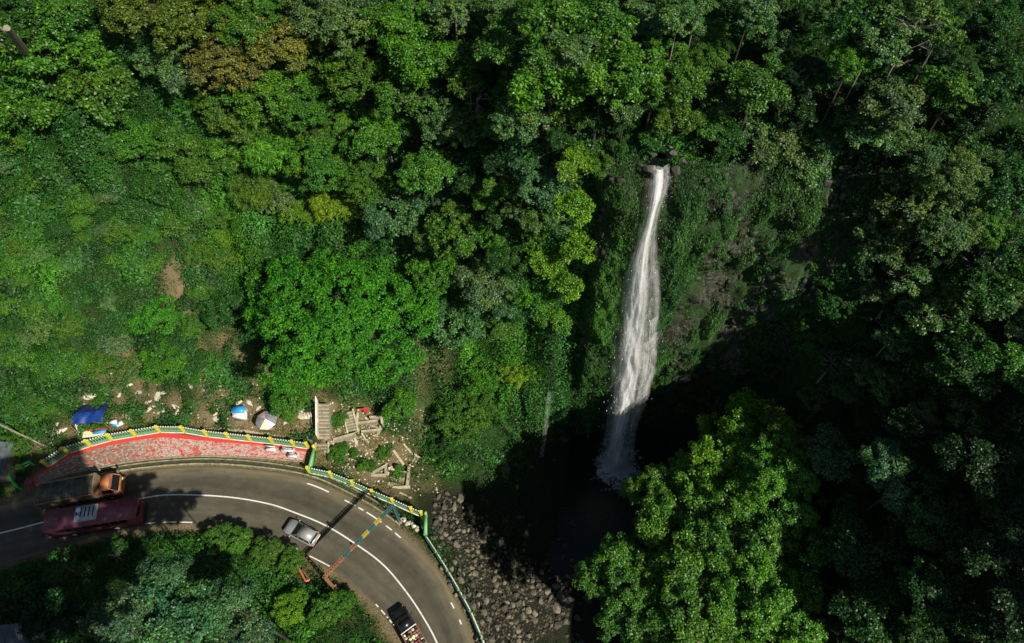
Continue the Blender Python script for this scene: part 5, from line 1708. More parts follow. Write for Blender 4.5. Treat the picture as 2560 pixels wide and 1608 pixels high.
for k, (x_, y_, z_, r_s) in enumerate([(11.2, 41.3, 36.0, .55), (13.3, 41.2, 36.0, .6), (11.5, 42.4, 36.4, .45), (13.1, 42.6, 36.5, .5), (12.7, 41.0, 35.6, .26), (10.6, 41.6, 35.9, .4), (13.9, 41.9, 36.2, .42), (11.9, 40.8, 35.5, .22)]):
    o = link(RD[k % 5], 'dark_rock', None, (x_, y_, z_ + .05), (.2 * k, .1, k), (r_s, r_s, r_s))
    tag(o, 'wet dark rock at the lip where the stream spills over', 'rock', 'wet rocks round the waterfall lip')
for x, y, r, lab in [(1598, 418, 17, 'round mossy boulder on the rim just left of the waterfall lip'), (1560, 420, 13, 'second round boulder further left on the rim of the waterfall')]:
    p, t = march(x, y)
    R_ = r * t / F
    o = link(RK[2], 'boulder', None, (p[0], p[1] - .4, p[2] + .3), (.2, .1, 1), (R_, R_, R_))
    tag(o, lab, 'boulder')


# ------------------------------------------------------------------ stairs, walls and paths beside the falls
def stairs(label, a, za, b, zb, width, n, walls=(True, True)):
    pa, pb = P(*a, za), P(*b, zb)
    d = pb - pa
    L = math.hypot(d[0], d[1])
    ang = math.atan2(d[1], d[0])
    root = empty('stone_stairs', (pa[0], pa[1], min(za, zb)), ang)
    tag(root, label, 'stairs', 'concrete stairs leading down to the pool')
    zb0 = min(za, zb)
    st = L / n
    for k in range(n):
        z = za + (zb - za) * (k + .5) / n - zb0
        MB().box((st * (k + .5), rr.uniform(-.02, .02), z / 2 - .2), (st * .98, width, z + .4)).build('step', M['concrete'], root)
        e = .06 if za < zb else -.06
        xe = st * k if zb > za else st * (k + 1)
        MB().box((xe + e, 0, z + .02), (.14, width * .99, .045)).build('nosing', M['concrete_pale'], root)
    for s_, on in zip((-1, 1), walls):
        if not on: continue
        prof = [(0, -.5), (L, -.5), (L, zb - zb0 + .28), (0, za - zb0 + .28)]
        MB().prism(prof, s_ * (width / 2 + .02), s_ * (width / 2 + .22)).build('side_wall', M['concrete_pale'], root)
    return root


stairs('straight stairs going up beside the white railing, between path and big tree', (812, 1098), .1, (810, 1008), 3.0, 1.25, 10, (False, True))
stairs('stairs going down just east of the bright green end wall', (806, 1108), .1, (806, 1156), -.7, 1.25, 6)
stairs('narrow stairs climbing toward the red metal stand', (884, 1085), -.9, (870, 1028), .9, 1.0, 8)
stairs('slanting stairs in the middle of the stone terraces', (892, 1092), -1.0, (926, 1146), -2.6, 1.1, 8)
stairs('wide low steps below the stone terraces near the railing', (975, 1192), -2.2, (1020, 1202), -3.2, 1.5, 5)
stairs('shaded steps leading down to the pool', (1030, 1150), -4.2, (1075, 1180), -6.2, 1.2, 8)


def wall(label, a, za, b, zb, th, h, mat='concrete_pale', name='low_wall', cat='wall'):
    pa, pb = P(*a, za), P(*b, zb)
    d = pb - pa
    L = math.hypot(d[0], d[1])
    root = empty(name, (pa[0], pa[1], min(za, zb)), math.atan2(d[1], d[0]))
    tag(root, label, cat, 'low concrete walls among the stone terraces')
    dz = zb - za
    z0 = za - min(za, zb)
    MB().prism([(0, z0 - .8), (L, z0 + dz - .8), (L, z0 + dz + h - .08), (0, z0 + h - .08)], -th / 2, th / 2).build('wall_body', M['concrete'], root)
    MB().prism([(-.03, z0 + h - .08), (L + .03, z0 + dz + h - .08), (L + .03, z0 + dz + h), (-.03, z0 + h)], -th / 2 - .05, th / 2 + .05).build('coping', M[mat], root)


stairs('short stairs dropping from the upper plant bed', (940, 1062), -1.2, (930, 1092), -2.2, 1.0, 4)
stairs('short stairs between the two small landings', (902, 1150), -1.6, (916, 1176), -2.3, .9, 4)
stairs('short broken stairs near the shaded steps', (1000, 1120), -3.6, (1022, 1146), -4.4, 1.0, 4)
wall('long low wall behind the middle plant bed', (838, 1118), -.7, (868, 1108), -1.0, .18, .4)
wall('low wall under the planted bed', (842, 1160), -1.0, (872, 1178), -1.4, .2, .4)
wall('low wall along the shaded side of the terraces', (985, 1130), -3.2, (1010, 1165), -3.8, .2, .5)
wall('low wall above the slanting stairs', (905, 1082), -1.2, (948, 1078), -1.7, .18, .45)
wall('short upright wall right of the narrow stairs', (896, 1036), .2, (893, 1070), -.8, .18, .4)
wall('low wall left of the narrow stairs', (858, 1040), .3, (848, 1078), -.4, .18, .4)
wall('short wall beside the lowest landing', (1000, 1236), -2.2, (1026, 1248), -2.6, .2, .4)
wall('low wall running right from the stair landing', (835, 1103), -.5, (890, 1088), -.8, .22, .5)
wall('steep side wall left of the slanting stairs', (886, 1090), -.9, (899, 1130), -2, .2, .6)
wall('long straight low wall above the road railing', (932, 1192), -2.0, (967, 1192), -2.2, .26, .5)
wall('slanting low wall meeting the long straight wall', (930, 1188), -2.0, (968, 1166), -2.4, .2, .5)
wall('low wall beside the wide low steps', (982, 1223), -2.4, (1026, 1221), -3.0, .26, .5)
wall('short upright wall at the end of the wide low steps', (1024, 1172), -3.4, (1019, 1222), -3.0, .24, .6)
wall('small cross wall in the lower terraces', (966, 1168), -2.4, (966, 1194), -2.2, .2, .5)
wall('low kerb wall of the upper plant bed', (925, 1046), -.4, (955, 1046), -.6, .2, .4)
wall('low wall on the far side of the upper plant bed', (892, 1062), -.7, (945, 1056), -1, .2, .5)
wall('slanting wall at the edge of the upper terrace', (955, 1048), -.6, (957, 1062), -.9, .2, .4)
# paved landings between them, each laid of slabs
for lab, poly, z in [('tan paved landing between the two upper stairs', [(800, 1100), (890, 1084), (888, 1092), (830, 1112), (800, 1110)], -.35),
                     ('brown paved landing beside the planted bed', [(860, 1148), (900, 1140), (896, 1176), (868, 1172)], -1.3),
                     ('tan paved landing below the slanting stairs', [(915, 1150), (965, 1160), (960, 1172), (930, 1186), (912, 1170)], -2.3),
                     ('pale paved landing above the wide low steps', [(950, 1202), (984, 1206), (984, 1236), (962, 1226)], -2.0),
                     ('paved landing at the far right of the terraces', [(985, 1196), (1020, 1190), (1018, 1216), (986, 1219)], -3.0)]:
    pts = [P(x, y, z) for x, y in poly]
    c_ = sum(pts) / len(pts)
    root = empty('landing', c_)
    tag(root, lab, 'paving')
    MB().poly([(p[0] - c_[0], p[1] - c_[1]) for p in pts], -1.0, .0).build('base', M['concrete'], root)
    xs_ = [p[0] - c_[0] for p in pts]
    ys_ = [p[1] - c_[1] for p in pts]
    pl = [(p[0] - c_[0], p[1] - c_[1]) for p in pts]
    gx_ = min(xs_) + .3
    while gx_ < max(xs_):
        gy_ = min(ys_) + .3
        while gy_ < max(ys_):
            if all(inpoly(gx_ + a, gy_ + b, pl) for a in (-.25, .25) for b in (-.25, .25)):
                MB().box((gx_, gy_, .02 + rr.uniform(0, .02)), (.55, .55, .06)).build('slab', rr.choice([M['concrete'], M['concrete_pale']]), root)
            gy_ += .6
        gx_ += .6
# footpath behind the terrace railing
q1 = catmull([P(*p)[:2] for p in [(430, 1066), (500, 1072), (560, 1076), (640, 1084), (700, 1092), (760, 1100), (800, 1106)]], 8)
strip('footpath', offset(q1, 0), offset(q1, .9), -.06, M['concrete_pale'], 1)
q2 = catmull([P(*p)[:2] for p in [(700, 1080), (730, 1088), (765, 1096), (800, 1112)]], 8)
strip('mud_channel', offset(q2, 0), offset(q2, .8), -.05, M['drain'], 1)
# white handrail beside the stairs
pa, pb = P(794, 1094, .1), P(793, 1000, 3.2)
root = empty('handrail', pa)
tag(root, 'white pipe handrail along the left of the straight stairs', 'handrail')
d = pb - pa
MB().tube((0, 0, .9), (d[0], d[1], d[2] + .9), .05).build('rail', M['white'], root)
MB().tube((0, 0, .45), (d[0], d[1], d[2] + .45), .035).build('rail', M['white'], root)
for k in range(6):
    t = k / 5
    MB().tube((d[0] * t, d[1] * t, d[2] * t - .3), (d[0] * t, d[1] * t, d[2] * t + .92), .04).build('post', M['white'], root)

# plants in the beds
for i, (x, y, r, col, kd, lab) in enumerate([(846, 1140, 22, 'mid', 'mid', 'leafy plant in the bed right of the lower stairs'), (858, 1120, 14, 'fresh', 'mid', 'small bright plant beside the stair landing'),
                                  (885, 1135, 12, 'fresh', 'fine', 'small round plant left of the slanting stairs'), (905, 1168, 15, 'warm', 'mid', 'yellow green plant above the road railing'), (930, 1165, 13, 'mid', 'mid', 'green plant beside the small landing'),
                                  (958, 1133, 16, 'mid', 'mid', 'dark green plant right of the slanting stairs'), (995, 1180, 18, 'fresh', 'mid', 'bushy plant at the red and white board'), (845, 1050, 20, 'mid', 'mid', 'plant between the two upper stairs'),
                                  (960, 1030, 12, 'fresh', 'mid', 'small bright plant above the upper plant bed'), (600, 985, 14, 'mid', 'fine', 'low plant in the clearing below the shelter'), (480, 945, 24, 'fresh', 'plume', 'feathery plant in the middle of the clearing'),
                                  (250, 1012, 20, 'mid', 'plume', 'spiky palm like plant above the blue stall'), (60, 1010, 40, 'mid', 'plume', 'drooping palm like plant on the lower left slope'), (120, 1020, 26, 'mid', 'plume', 'second drooping plant on the lower left slope'),
                                  (1200, 1018, 22, 'mid', 'mid', 'small plant on the dark pool side rocks'), (1140, 1060, 24, 'fresh', 'fine', 'plant on the bank above the pool'), (1440, 990, 14, 'warm', 'mid', 'plant on the rocks just left of the waterfall foot'),
                                  (1100, 1130, 14, 'warm', 'mid', 'little plant at the shaded steps'), (30, 1110, 40, 'mid', 'fine', 'green bush at the left edge below the leaning pole'), (700, 1010, 24, 'mid', 'mid', 'bush behind the striped parasol'), (720, 1040, 16, 'warm', 'fine', 'yellow green bush right of the striped parasol')]):
    tree(x / SC_, y / SC_, r / SC_ * 1.15, kd, col, .5, lab, name='plant', cat='plant', squash=.8)

# ------------------------------------------------------------------ vehicles (x forward, y left, z up)
def loft(secs):
    mb = MB()
    n = len(secs[0][1])
    vs = [(x, y, z) for x, ring in secs for y, z in ring]
    fs = []
    for k in range(len(secs) - 1):
        for i in range(n):
            j = (i + 1) % n
            fs.append((k * n + i, k * n + j, (k + 1) * n + j, (k + 1) * n + i))
    fs += [tuple(range(n - 1, -1, -1)), tuple(range((len(secs) - 1) * n, len(secs) * n))]
    return mb.add(vs, fs)


def ring(w, z0, zm, zt, wt=None):
    wt = wt or w * .93
    return [(-w * .92, z0), (-w, z0 + .12), (-w, zm), (-wt, zt), (wt, zt), (w, zm), (w, z0 + .12), (w * .92, z0)]


def wheel(root, x, y, r, wd=.2):
    s = 1 if y > 0 else -1
    t = MB().tube((x, y - wd / 2 * s, r), (x, y + wd / 2 * s, r), r, r, 18).build('wheel', M['rubber'], root, bevel=.02)
    h = MB().tube((x, y + (wd / 2 - .02) * s, r), (x, y + (wd / 2 + .02) * s, r), r * .58, r * .5, 12).build('rim', M['chrome'], t)
    return t


def vehicle_root(name, front, rear, z, label, cat):
    a, b = P(*front, z), P(*rear, z)
    d = a - b
    c_ = (a + b) / 2
    r = empty(name, (c_[0], c_[1], .005), math.atan2(d[1], d[0]))
    tag(r, label, cat)
    return r, float(np.hypot(d[0], d[1]))


# silver hatchback
r, L = vehicle_root('parked_car', (716, 1311), (790, 1350), .7, 'small silver hatchback driving on the inner lane under the gantry', 'car')
r.name = 'car'
L = min(max(L, 3.8), 4.3)
h2 = L / 2
body = loft([(-h2, ring(.70, .38, .62, .80)), (-h2 + .12, ring(.80, .24, .70, .93)), (-h2 + .7, ring(.84, .2, .74, .95)), (0, ring(.85, .2, .74, .95)), (h2 - 1.25, ring(.85, .2, .74, .94)),
             (h2 - .5, ring(.83, .22, .68, .84)), (h2 - .12, ring(.74, .26, .60, .72)), (h2, ring(.62, .34, .52, .62))]).build('body', M['silver'], r, bevel=.05)
gl = MB().add([(-h2 + .10, -.74, .93), (-h2 + .10, .74, .93), (h2 - 1.15, .76, .93), (h2 - 1.15, -.76, .93), (-h2 + .32, -.60, 1.44), (-h2 + .32, .60, 1.44), (h2 - 1.95, .62, 1.44), (h2 - 1.95, -.62, 1.44)],
              [(0, 3, 2, 1), (4, 5, 6, 7), (0, 1, 5, 4), (1, 2, 6, 5), (2, 3, 7, 6), (3, 0, 4, 7)]).build('windows', M['glass'], r)
MB().box(((-h2 + .32 + h2 - 1.95) / 2, 0, 1.46), (L - 2.2, 1.24, .07)).build('roof', M['silver'], r, bevel=.03)
for s in (-1, 1):
    MB().tube((h2 - 1.15, s * .77, .93), (h2 - 1.93, s * .62, 1.45), .035).build('pillar', M['silver'], r)
    MB().tube((-h2 + .1, s * .75, .93), (-h2 + .32, s * .61, 1.45), .05).build('pillar', M['silver'], r)
    MB().tube((-.15, s * .80, .93), (-.3, s * .64, 1.45), .03).build('pillar', M['silver'], r)
    MB().box((h2 - 1.2, s * .95, 1.0), (.14, .2, .13)).build('mirror', M['silver'], r, bevel=.03)
    MB().box((h2 - .16, s * .52, .62), (.22, .30, .12)).build('headlight', M['white'], r, bevel=.02)
    MB().box((-h2 + .05, s * .66, .78), (.12, .16, .22)).build('tail_light', M['red'], r, bevel=.02)
    for x in (-h2 + .7, h2 - .75): wheel(r, x, s * .76, .3)
MB().box((-h2 + .02, 0, .45), (.14, 1.4, .22)).build('rear_bumper', M['white'], r, bevel=.04)
MB().box((h2 - .02, 0, .40), (.14, 1.25, .18)).build('front_bumper', M['silver'], r, bevel=.04)
MB().box((-h2 + .26, 0, 1.40), (.24, 1.1, .03)).build('spoiler', M['silver'], r)

# maroon bus
r, L = vehicle_root('bus', (104, 1301), (336, 1264), 3.1, 'long maroon bus with a grey roof unit in the shaded lane', 'bus')
h2 = L / 2
W = 1.2
MB().box((0, 0, 1.62), (L, W * 2, 2.5)).build('body', M['maroon'], r, bevel=.14)
MB().box((0, 0, .42), (L - .6, W * 2 - .1, .35)).build('skirt', M['dark'], r)
MB().box((-.1, 0, 2.93), (L - .5, W * 2 - .35, .14)).build('roof', M['maroon'], r, bevel=.05)
u = MB().box((.2, 0, 3.13), (2.3, 1.7, .26)).build('roof_unit', M['grey'], r, bevel=.06)
for k in range(5): MB().box((-.55 + k * .42, -.1, 3.275), (.12, 1.1, .03)).build('louvre', M['dark'], u)
MB().tube((1.0, .45, 3.26), (1.0, .45, 3.31), .26, .26, 14).build('fan_cover', M['white'], u)
MB().tube((1.0, -.4, 3.26), (1.0, -.4, 3.31), .26, .26, 14).build('fan_cover', M['white'], u)
MB().box((h2 - .02, 0, 1.95), (.08, 2.1, 1.2)).build('windscreen', M['glass'], r, bevel=.02)
MB().box((-h2 + .02, 0, 2.15), (.08, 1.9, .75)).build('rear_window', M['glass'], r, bevel=.02)
for s in (-1, 1):
    nw = 8
    for k in range(nw):
        MB().box((-h2 + .9 + (L - 1.9) * (k + .5) / nw, s * (W + .005), 2.1), ((L - 1.9) / nw - .12, .04, .8)).build('window', M['glass'], r)
    for x in (-1.4, -.4, .4): MB().box((x, s * (W + .01), 1.15), (.75, .03, .22)).build('stripe', M['red'], r)
    MB().box((h2 - .0, s * .85, .9), (.1, .35, .2)).build('headlight', M['white'], r)
    MB().box((-h2 + .0, s * .95, 1.2), (.1, .16, .5)).build('tail_light', M['red'], r)
    MB().box((h2 + .12, s * 1.3, 2.2), (.14, .25, .4)).build('mirror', M['dark'], r)
    for x in (-h2 + 2.8, h2 - 2.3): wheel(r, x, s * 1.05, .48, .3)
for k in (-1, 1): MB().box((k * 3.4, 0, 3.02), (.7, .7, .07)).build('roof_hatch', M['maroon'], r, bevel=.02)
MB().box((h2 + .05, 0, .5), (.16, 2.3, .35)).build('front_bumper', M['dark'], r)
MB().box((-h2 - .05, 0, .5), (.16, 2.3, .35)).build('rear_bumper', M['dark'], r)

# lorry with covered bed and orange cab
r, L = vehicle_root('truck', (292, 1203), (95, 1240), 2.2, 'dark sided lorry with an orange cab in the shaded outer lane', 'truck')
h2 = L / 2
bl_ = L - 2.1
bx0 = -h2
MB().box((bx0 + bl_ / 2, 0, .85), (bl_, 1.0, .3)).build('chassis', M['dark'], r)
MB().box((bx0 + bl_ / 2, 0, 1.1), (bl_, 2.3, .16)).build('bed_floor', M['wood'], r)
for s in (-1, 1):
    sd = MB().box((bx0 + bl_ / 2, s * 1.17, 1.85), (bl_, .08, 1.4)).build('side_panel', M['tarp_dark'], r)
    for k in range(9): MB().box((bx0 + .1 + (bl_ - .2) * k / 8, s * 1.23, 1.8), (.09, .07, 1.5)).build('stake', M['brownrust'], sd)
    MB().box((bx0 + bl_ / 2, s * 1.2, 2.58), (bl_, .12, .1)).build('top_rail', M['brownrust'] if s < 0 else M['wood'], r)
    wheel(r, bx0 + 1.5, s * 1.0, .48, .4)
    wheel(r, h2 - 1.1, s * 1.0, .46, .28)
MB().box((bx0 + .04, 0, 1.85), (.08, 2.3, 1.5)).build('tailgate', M['wood'], r)
MB().box((bx0 + bl_ - .04, 0, 2.05), (.1, 2.3, 1.9)).build('headboard', M['wood'], r)
# rumpled cover over the load
nx_, ny_ = 26, 12
V = []
for i in range(nx_ + 1):
    for j in range(ny_ + 1):
        x = bx0 + .1 + (bl_ - .2) * i / nx_
        y = -1.12 + 2.24 * j / ny_
        z = 2.28 + .38 * math.cos(y * 1.25) + .10 * math.sin(i * 2.1) + .05 * noise.noise(Vector((x * 2, y * 2, 1)))
        V.append((x, y, z))
Fc = [(i * (ny_ + 1) + j, (i + 1) * (ny_ + 1) + j, (i + 1) * (ny_ + 1) + j + 1, i * (ny_ + 1) + j + 1) for i in range(nx_) for j in range(ny_)]
MB().add(V, Fc).build('load_cover', M['tarp_dark'], r)
for k in range(6): MB().tube((bx0 + .3 + k * (bl_ - .6) / 5, -1.1, 2.62), (bx0 + .3 + k * (bl_ - .6) / 5, 1.1, 2.62), .03).build('cover_hoop', M['wood'], r)
cx0 = h2 - 1.75
MB().box((h2 - .85, 0, 1.15), (1.7, 2.1, .9)).build('cab', M['orange'], r, bevel=.08)
MB().add([(h2 - 1.65, -1.0, 1.6), (h2 - 1.65, 1.0, 1.6), (h2 - .02, 1.0, 1.6), (h2 - .02, -1.0, 1.6), (h2 - 1.6, -.92, 2.4), (h2 - 1.6, .92, 2.4), (h2 - .55, .92, 2.4), (h2 - .55, -.92, 2.4)],
         [(0, 3, 2, 1), (4, 5, 6, 7), (0, 1, 5, 4), (1, 2, 6, 5), (2, 3, 7, 6), (3, 0, 4, 7)]).build('windows', M['glass'], r)
MB().box((h2 - 1.08, 0, 2.45), (1.12, 1.95, .13)).build('cab_roof', M['orange'], r, bevel=.05)
MB().box((h2 + .08, 0, .75), (.22, 2.15, .4)).build('front_bumper', M['brownrust'], r, bevel=.04)
MB().box((h2 - .5, 0, 2.56), (.25, 1.6, .1)).build('sun_visor', M['brownrust'], r)
for s in (-1, 1):
    MB().tube((h2 - .02, s * .98, 1.6), (h2 - .55, s * .92, 2.42), .05).build('pillar', M['orange'], r)
    MB().box((h2 - .1, s * 1.25, 2.0), (.12, .28, .4)).build('mirror', M['chrome'], r)
    MB().box((h2 + .02, s * .75, 1.05), (.08, .3, .22)).build('headlight', M['white'], r)
MB().box((h2 - 1.85, -.75, 1.2), (.35, .5, .6)).build('fuel_tank', M['orange'], r)

# black pickup with a mixed load
a = P(1002, 1540, 1.2)
b = P(1042, 1608, 1.2)
d = a - b
r = empty('pickup_truck', (*P(1020, 1570, 0)[:2], .005), math.atan2(d[1], d[0]))
tag(r, 'black pickup loaded with mixed goods, cut off by the bottom edge', 'pickup truck')
loft([(-3.3, ring(.78, .45, .8, .95)), (-.3, ring(.82, .35, .85, 1.02)), (1.0, ring(.82, .3, .85, 1.02)), (1.8, ring(.78, .34, .8, .92)), (2.0, ring(.68, .4, .7, .8))]).build('body', M['black'], r, bevel=.05)
MB().add([(-.35, -.76, 1.0), (-.35, .76, 1.0), (1.15, .76, 1.0), (1.15, -.76, 1.0), (-.28, -.64, 1.62), (-.28, .64, 1.62), (.55, .64, 1.62), (.55, -.64, 1.62)],
         [(0, 3, 2, 1), (4, 5, 6, 7), (0, 1, 5, 4), (1, 2, 6, 5), (2, 3, 7, 6), (3, 0, 4, 7)]).build('windows', M['glass'], r)
MB().box((.12, 0, 1.66), (.86, 1.3, .08)).build('roof', M['black'], r, bevel=.03)
MB().box((-.5, 0, 1.72), (.10, 1.7, .14)).build('headboard_rail', M['white'], r, bevel=.02)
for s in (-1, 1):
    MB().box((-1.95, s * .84, 1.15), (2.9, .07, .75)).build('side_panel', M['brownrust'], r)
    MB().box((-.5, s * .8, 1.4), (.1, .08, .7)).build('stake', M['white'], r)
    MB().box((.75, s * .98, 1.1), (.12, .22, .16)).build('mirror', M['black'], r, bevel=.02)
    MB().box((1.92, s * .52, .72), (.12, .28, .14)).build('headlight', M['white'], r)
    for x in (-2.3, 1.15): wheel(r, x, s * .74, .33)
gm = [M['maroon'], M['cream'], M['grey'], M['brownrust'], M['dark'], M['wood'], M['dark'], M['rock_pale'], M['brownrust']]
k_ = 0
for i in range(9):
    for j in range(5):
        s_ = rr.uniform(.22, .34)
        o = MB().box((0, 0, 0), (s_, s_ * rr.uniform(.8, 1.2), s_ * .8)).build('load_bundle', rr.choice(gm), None, bevel=.03)
        o.parent = r
        o.location = (-.75 - i * .30, -.64 + j * .32, 1.35 + rr.uniform(-.08, .22))
        o.rotation_euler = (rr.uniform(-.3, .3), rr.uniform(-.3, .3), rr.uniform(0, 3))
MB().box((-1.95, 0, 1.1), (2.8, 1.6, .25)).build('load_base', M['wood'], r)

# ------------------------------------------------------------------ gantry over the road
gh = 5.2
ta, tb = P(811, 1443, gh), P(981, 1265, gh)
d = tb - ta
L = float(np.hypot(d[0], d[1]))
root = empty('road_gantry', (ta[0], ta[1], 0), math.atan2(d[1], d[0]))
tag(root, 'painted metal gantry in teal, yellow and rust spanning the road', 'gantry')
cols_ = ['brownrust', 'brownrust', 'brownrust', 'teal', 'brownrust', 'teal', 'gold', 'teal', 'gold', 'teal', 'teal']
ns2 = len(cols_)
for k, cn in enumerate(cols_):
    x0, x1 = L * k / ns2, L * (k + 1) / ns2
    mb = MB()
    for y in (-.11, .11):
        for z in (-.15, .15):
            mb.box(((x0 + x1) / 2, y, gh + z), (x1 - x0 - .005, .07, .07))
    for j in range(3):
        xa, xb = x0 + (x1 - x0) * j / 3, x0 + (x1 - x0) * (j + 1) / 3
        mb.tube((xa, -.15, gh + .15), (xb, .15, gh + .15), .03, n=4)
        mb.tube((xa, -.15, gh - .15), (xa, -.15, gh + .15), .03, n=4)
        mb.tube((xa, .15, gh - .15), (xb, .15, gh + .15), .03, n=4)
    mb.box(((x0 + x1) / 2, 0, gh - .15), (x1 - x0 - .005, .24, .02))
    mb.build('beam_section', M[cn], root)
for x, cn in ((0, 'brownrust'), (L, 'teal')):
    mb = MB()
    for y in (-.17, .17):
        for xx in (-.12, .12): mb.box((x + xx, y, gh / 2 - .1), (.08, .08, gh + .1))
    for j in range(10):
        z = j * gh / 10
        mb.tube((x - .12, -.17, z), (x - .12, .17, z + gh / 10), .03, n=4)
        mb.tube((x + .12, .17, z), (x + .12, -.17, z + gh / 10), .03, n=4)
        mb.box((x, 0, z + .1), (.2, .30, .04))
    mb.build('post', M[cn], root)
    MB().box((x, 0, .08), (.7, .7, .3)).build('footing', M['concrete'], root)
MB().box((L * .42, .3, gh + .1), (.22, .35, .3)).build('lamp_housing', M['dark'], root, bevel=.02)

# ------------------------------------------------------------------ stalls, shelter and small things behind the terrace
# blue tarpaulin stall
c_ = P(248, 1064, 0)
r = empty('market_stall', c_, .12)
tag(r, 'market stall under a dark and bright blue tarpaulin roof', 'stall')
n1_, n2_ = 14, 8
V = []
for i in range(n1_ + 1):
    for j in range(n2_ + 1):
        x, y = -1.75 + 3.5 * i / n1_, -1.1 + 2.6 * j / n2_
        V.append((x + .12 * y, y, 2.15 + .55 * (1 - abs(y - .3) / 1.5) - .12 * math.sin(i * 1.3) * math.sin(j * .9) - .1 * math.cos(x * 3)))
for nm_, jr, mt in (('rear_tarpaulin', range(5, n2_), 'navy'), ('front_tarpaulin', range(1, 5), 'blue')):
    MB().add(V, [(i * (n2_ + 1) + j, (i + 1) * (n2_ + 1) + j, (i + 1) * (n2_ + 1) + j + 1, i * (n2_ + 1) + j + 1) for i in range(n1_) for j in jr]).build(nm_, M[mt], r, smooth=True)
for x in (-1.9, 1.9):
    for y in (-1.0, 1.4): MB().tube((x, y, -.1), (x, y, 2.2), .05).build('pole', M['wood'], r)
MB().box((.3, -1.5, 1.0), (2.6, .9, .07)).build('counter', M['cream'], r)
for x in (-1.1, 1.3): MB().box((x, -1.5, .48), (.08, .6, .98)).build('counter_leg', M['wood'], r)
MB().box((.9, -1.45, 1.13), (1.5, .45, .2)).build('goods_box', M['bluelight'], r, bevel=.02)
MB().box((.4, -1.12, 1.15), (2.4, .16, .22)).build('goods_row', M['red'], r)
MB().box((-.6, -1.5, 1.1), (.7, .6, .14)).build('goods_box', M['cream'], r)
# white ladder
pa, pb = P(206, 1100, 0), P(186, 1036, 1.6)
r = empty('ladder', pa)
tag(r, 'white wooden ladder leaning beside the blue stall', 'ladder')
d = Vector(pb - pa)
sd = d.cross(Vector((0, 0, 1))).normalized() * .22
for s in (-1, 1): MB().tube(sd * s, d + sd * s, .05, n=5).build('rail', M['white'], r)
for k in range(8): MB().tube(d * (k + .5) / 8 - sd, d * (k + .5) / 8 + sd, .035, n=5).build('rung', M['white'], r)
# small stacked goods right of the stall
for i, (x, y, mt, lab) in enumerate([(287, 1058, 'white', 'white plastic box on the ground right of the blue stall'), (293, 1064, 'bluelight', 'small light blue box right of the blue stall'), (302, 1062, 'cream', 'cream coloured crate right of the light blue box')]):
    c_ = P(x, y, float(height(*P(x, y, 0)[:2])))
    r = empty('crate', c_, .3 * i)
    tag(r, lab, 'crate')
    MB().box((0, 0, .2), (.7, .45, .4)).build('body', M[mt], r, bevel=.03)
    MB().box((0, 0, .42), (.74, .49, .06)).build('lid', M['white'] if mt == 'cream' else M[mt], r, bevel=.01)

# drinks booth
c_ = P(609, 1048, .0)
r = empty('drinks_booth', (*c_[:2], float(height(*c_[:2]))))
tag(r, 'small drinks booth with bright blue top and white front', 'booth')
MB().box((0, 0, .55), (1.5, .9, 1.1)).build('counter', M['white'], r, bevel=.03)
MB().box((0, .25, 1.55), (1.6, .9, .07), tilt=Matrix.Rotation(.12, 3, 'X')).build('roof', M['bluelight'], r, bevel=.02)
MB().box((.1, -.35, 1.13), (1.2, .3, .08)).build('tray', M['white'], r)
for x in (-.7, .7):
    for y in (-.1, .6): MB().tube((x, y, .0), (x, y, 1.55), .03).build('pole', M['white'], r)

# parasol
c_ = P(666, 1051, 2.05)
r = empty('parasol', (*c_[:2], float(height(*c_[:2]))))
tag(r, 'open parasol with grey, white, cream and pink panels', 'parasol')
hz = 2.05 - float(height(*c_[:2]))
MB().tube((0, 0, 0), (0, 0, hz + .5), .03).build('pole', M['white'], r)
MB().tube((0, 0, 0), (0, 0, .12), .3, .25, 12).build('base', M['concrete'], r)
M['pink'] = simple('pink_canvas', (.62, .36, .34), .8, var=.1)
pc = ['greycloth', 'greycloth', 'pink', 'greycloth', 'greycloth', 'cream', 'white', 'greycloth']
n = 8
for k in range(n):
    a0, a1 = 2 * math.pi * k / n + .35, 2 * math.pi * (k + 1) / n + .35
    R1 = 1.28
    am = (a0 + a1) / 2
    V = [(0, 0, hz + .45), (R1 * .55 * math.cos(a0), R1 * .55 * math.sin(a0), hz + .27), (R1 * .55 * math.cos(a1), R1 * .55 * math.sin(a1), hz + .27),
         (R1 * math.cos(a0), R1 * math.sin(a0), hz), (R1 * .93 * math.cos(am), R1 * .93 * math.sin(am), hz + .02), (R1 * math.cos(a1), R1 * math.sin(a1), hz)]
    MB().add(V, [(0, 1, 2), (1, 3, 4), (1, 4, 2), (2, 4, 5)]).build('panel', M[pc[k]], r)
    MB().tube((0, 0, hz + .42), (R1 * math.cos(a0), R1 * math.sin(a0), hz - .01), .015, n=4).build('rib', M['white'], r)

# rusty roofed shelter
p_, t_ = march(694, 935, 2.2)
g0 = float(height(p_[0], p_[1]))
r = empty('shelter', (p_[0], p_[1], g0), -.08)
tag(r, 'small shelter with a rusty reddish tin roof under the big tree', 'shelter')
hr = p_[2] - g0
for k in range(8):
    MB().box((-1.4 + k * .42, .0, hr + .18 + rr.uniform(-.04, .04)), (.40, 1.7, .05), tilt=Matrix.Rotation(.2 + rr.uniform(-.05, .05), 3, 'X')).build('roof_sheet', M['tin'], r)
for x in (-1.5, 1.6):
    for y in (-.7, .7): MB().tube((x, y, -.3), (x, y, hr + .1), .06).build('post', M['wood'], r)
MB().box((1.75, .0, hr + .25), (.28, .7, .10)).build('yellow_edge', M['gold'], r)
MB().box((-.9, -1.0, hr - .1), (.12, .5, .12)).build('yellow_edge', M['gold'], r)
MB().box((0, .2, .4), (2.2, .4, .08)).build('bench', M['wood'], r)
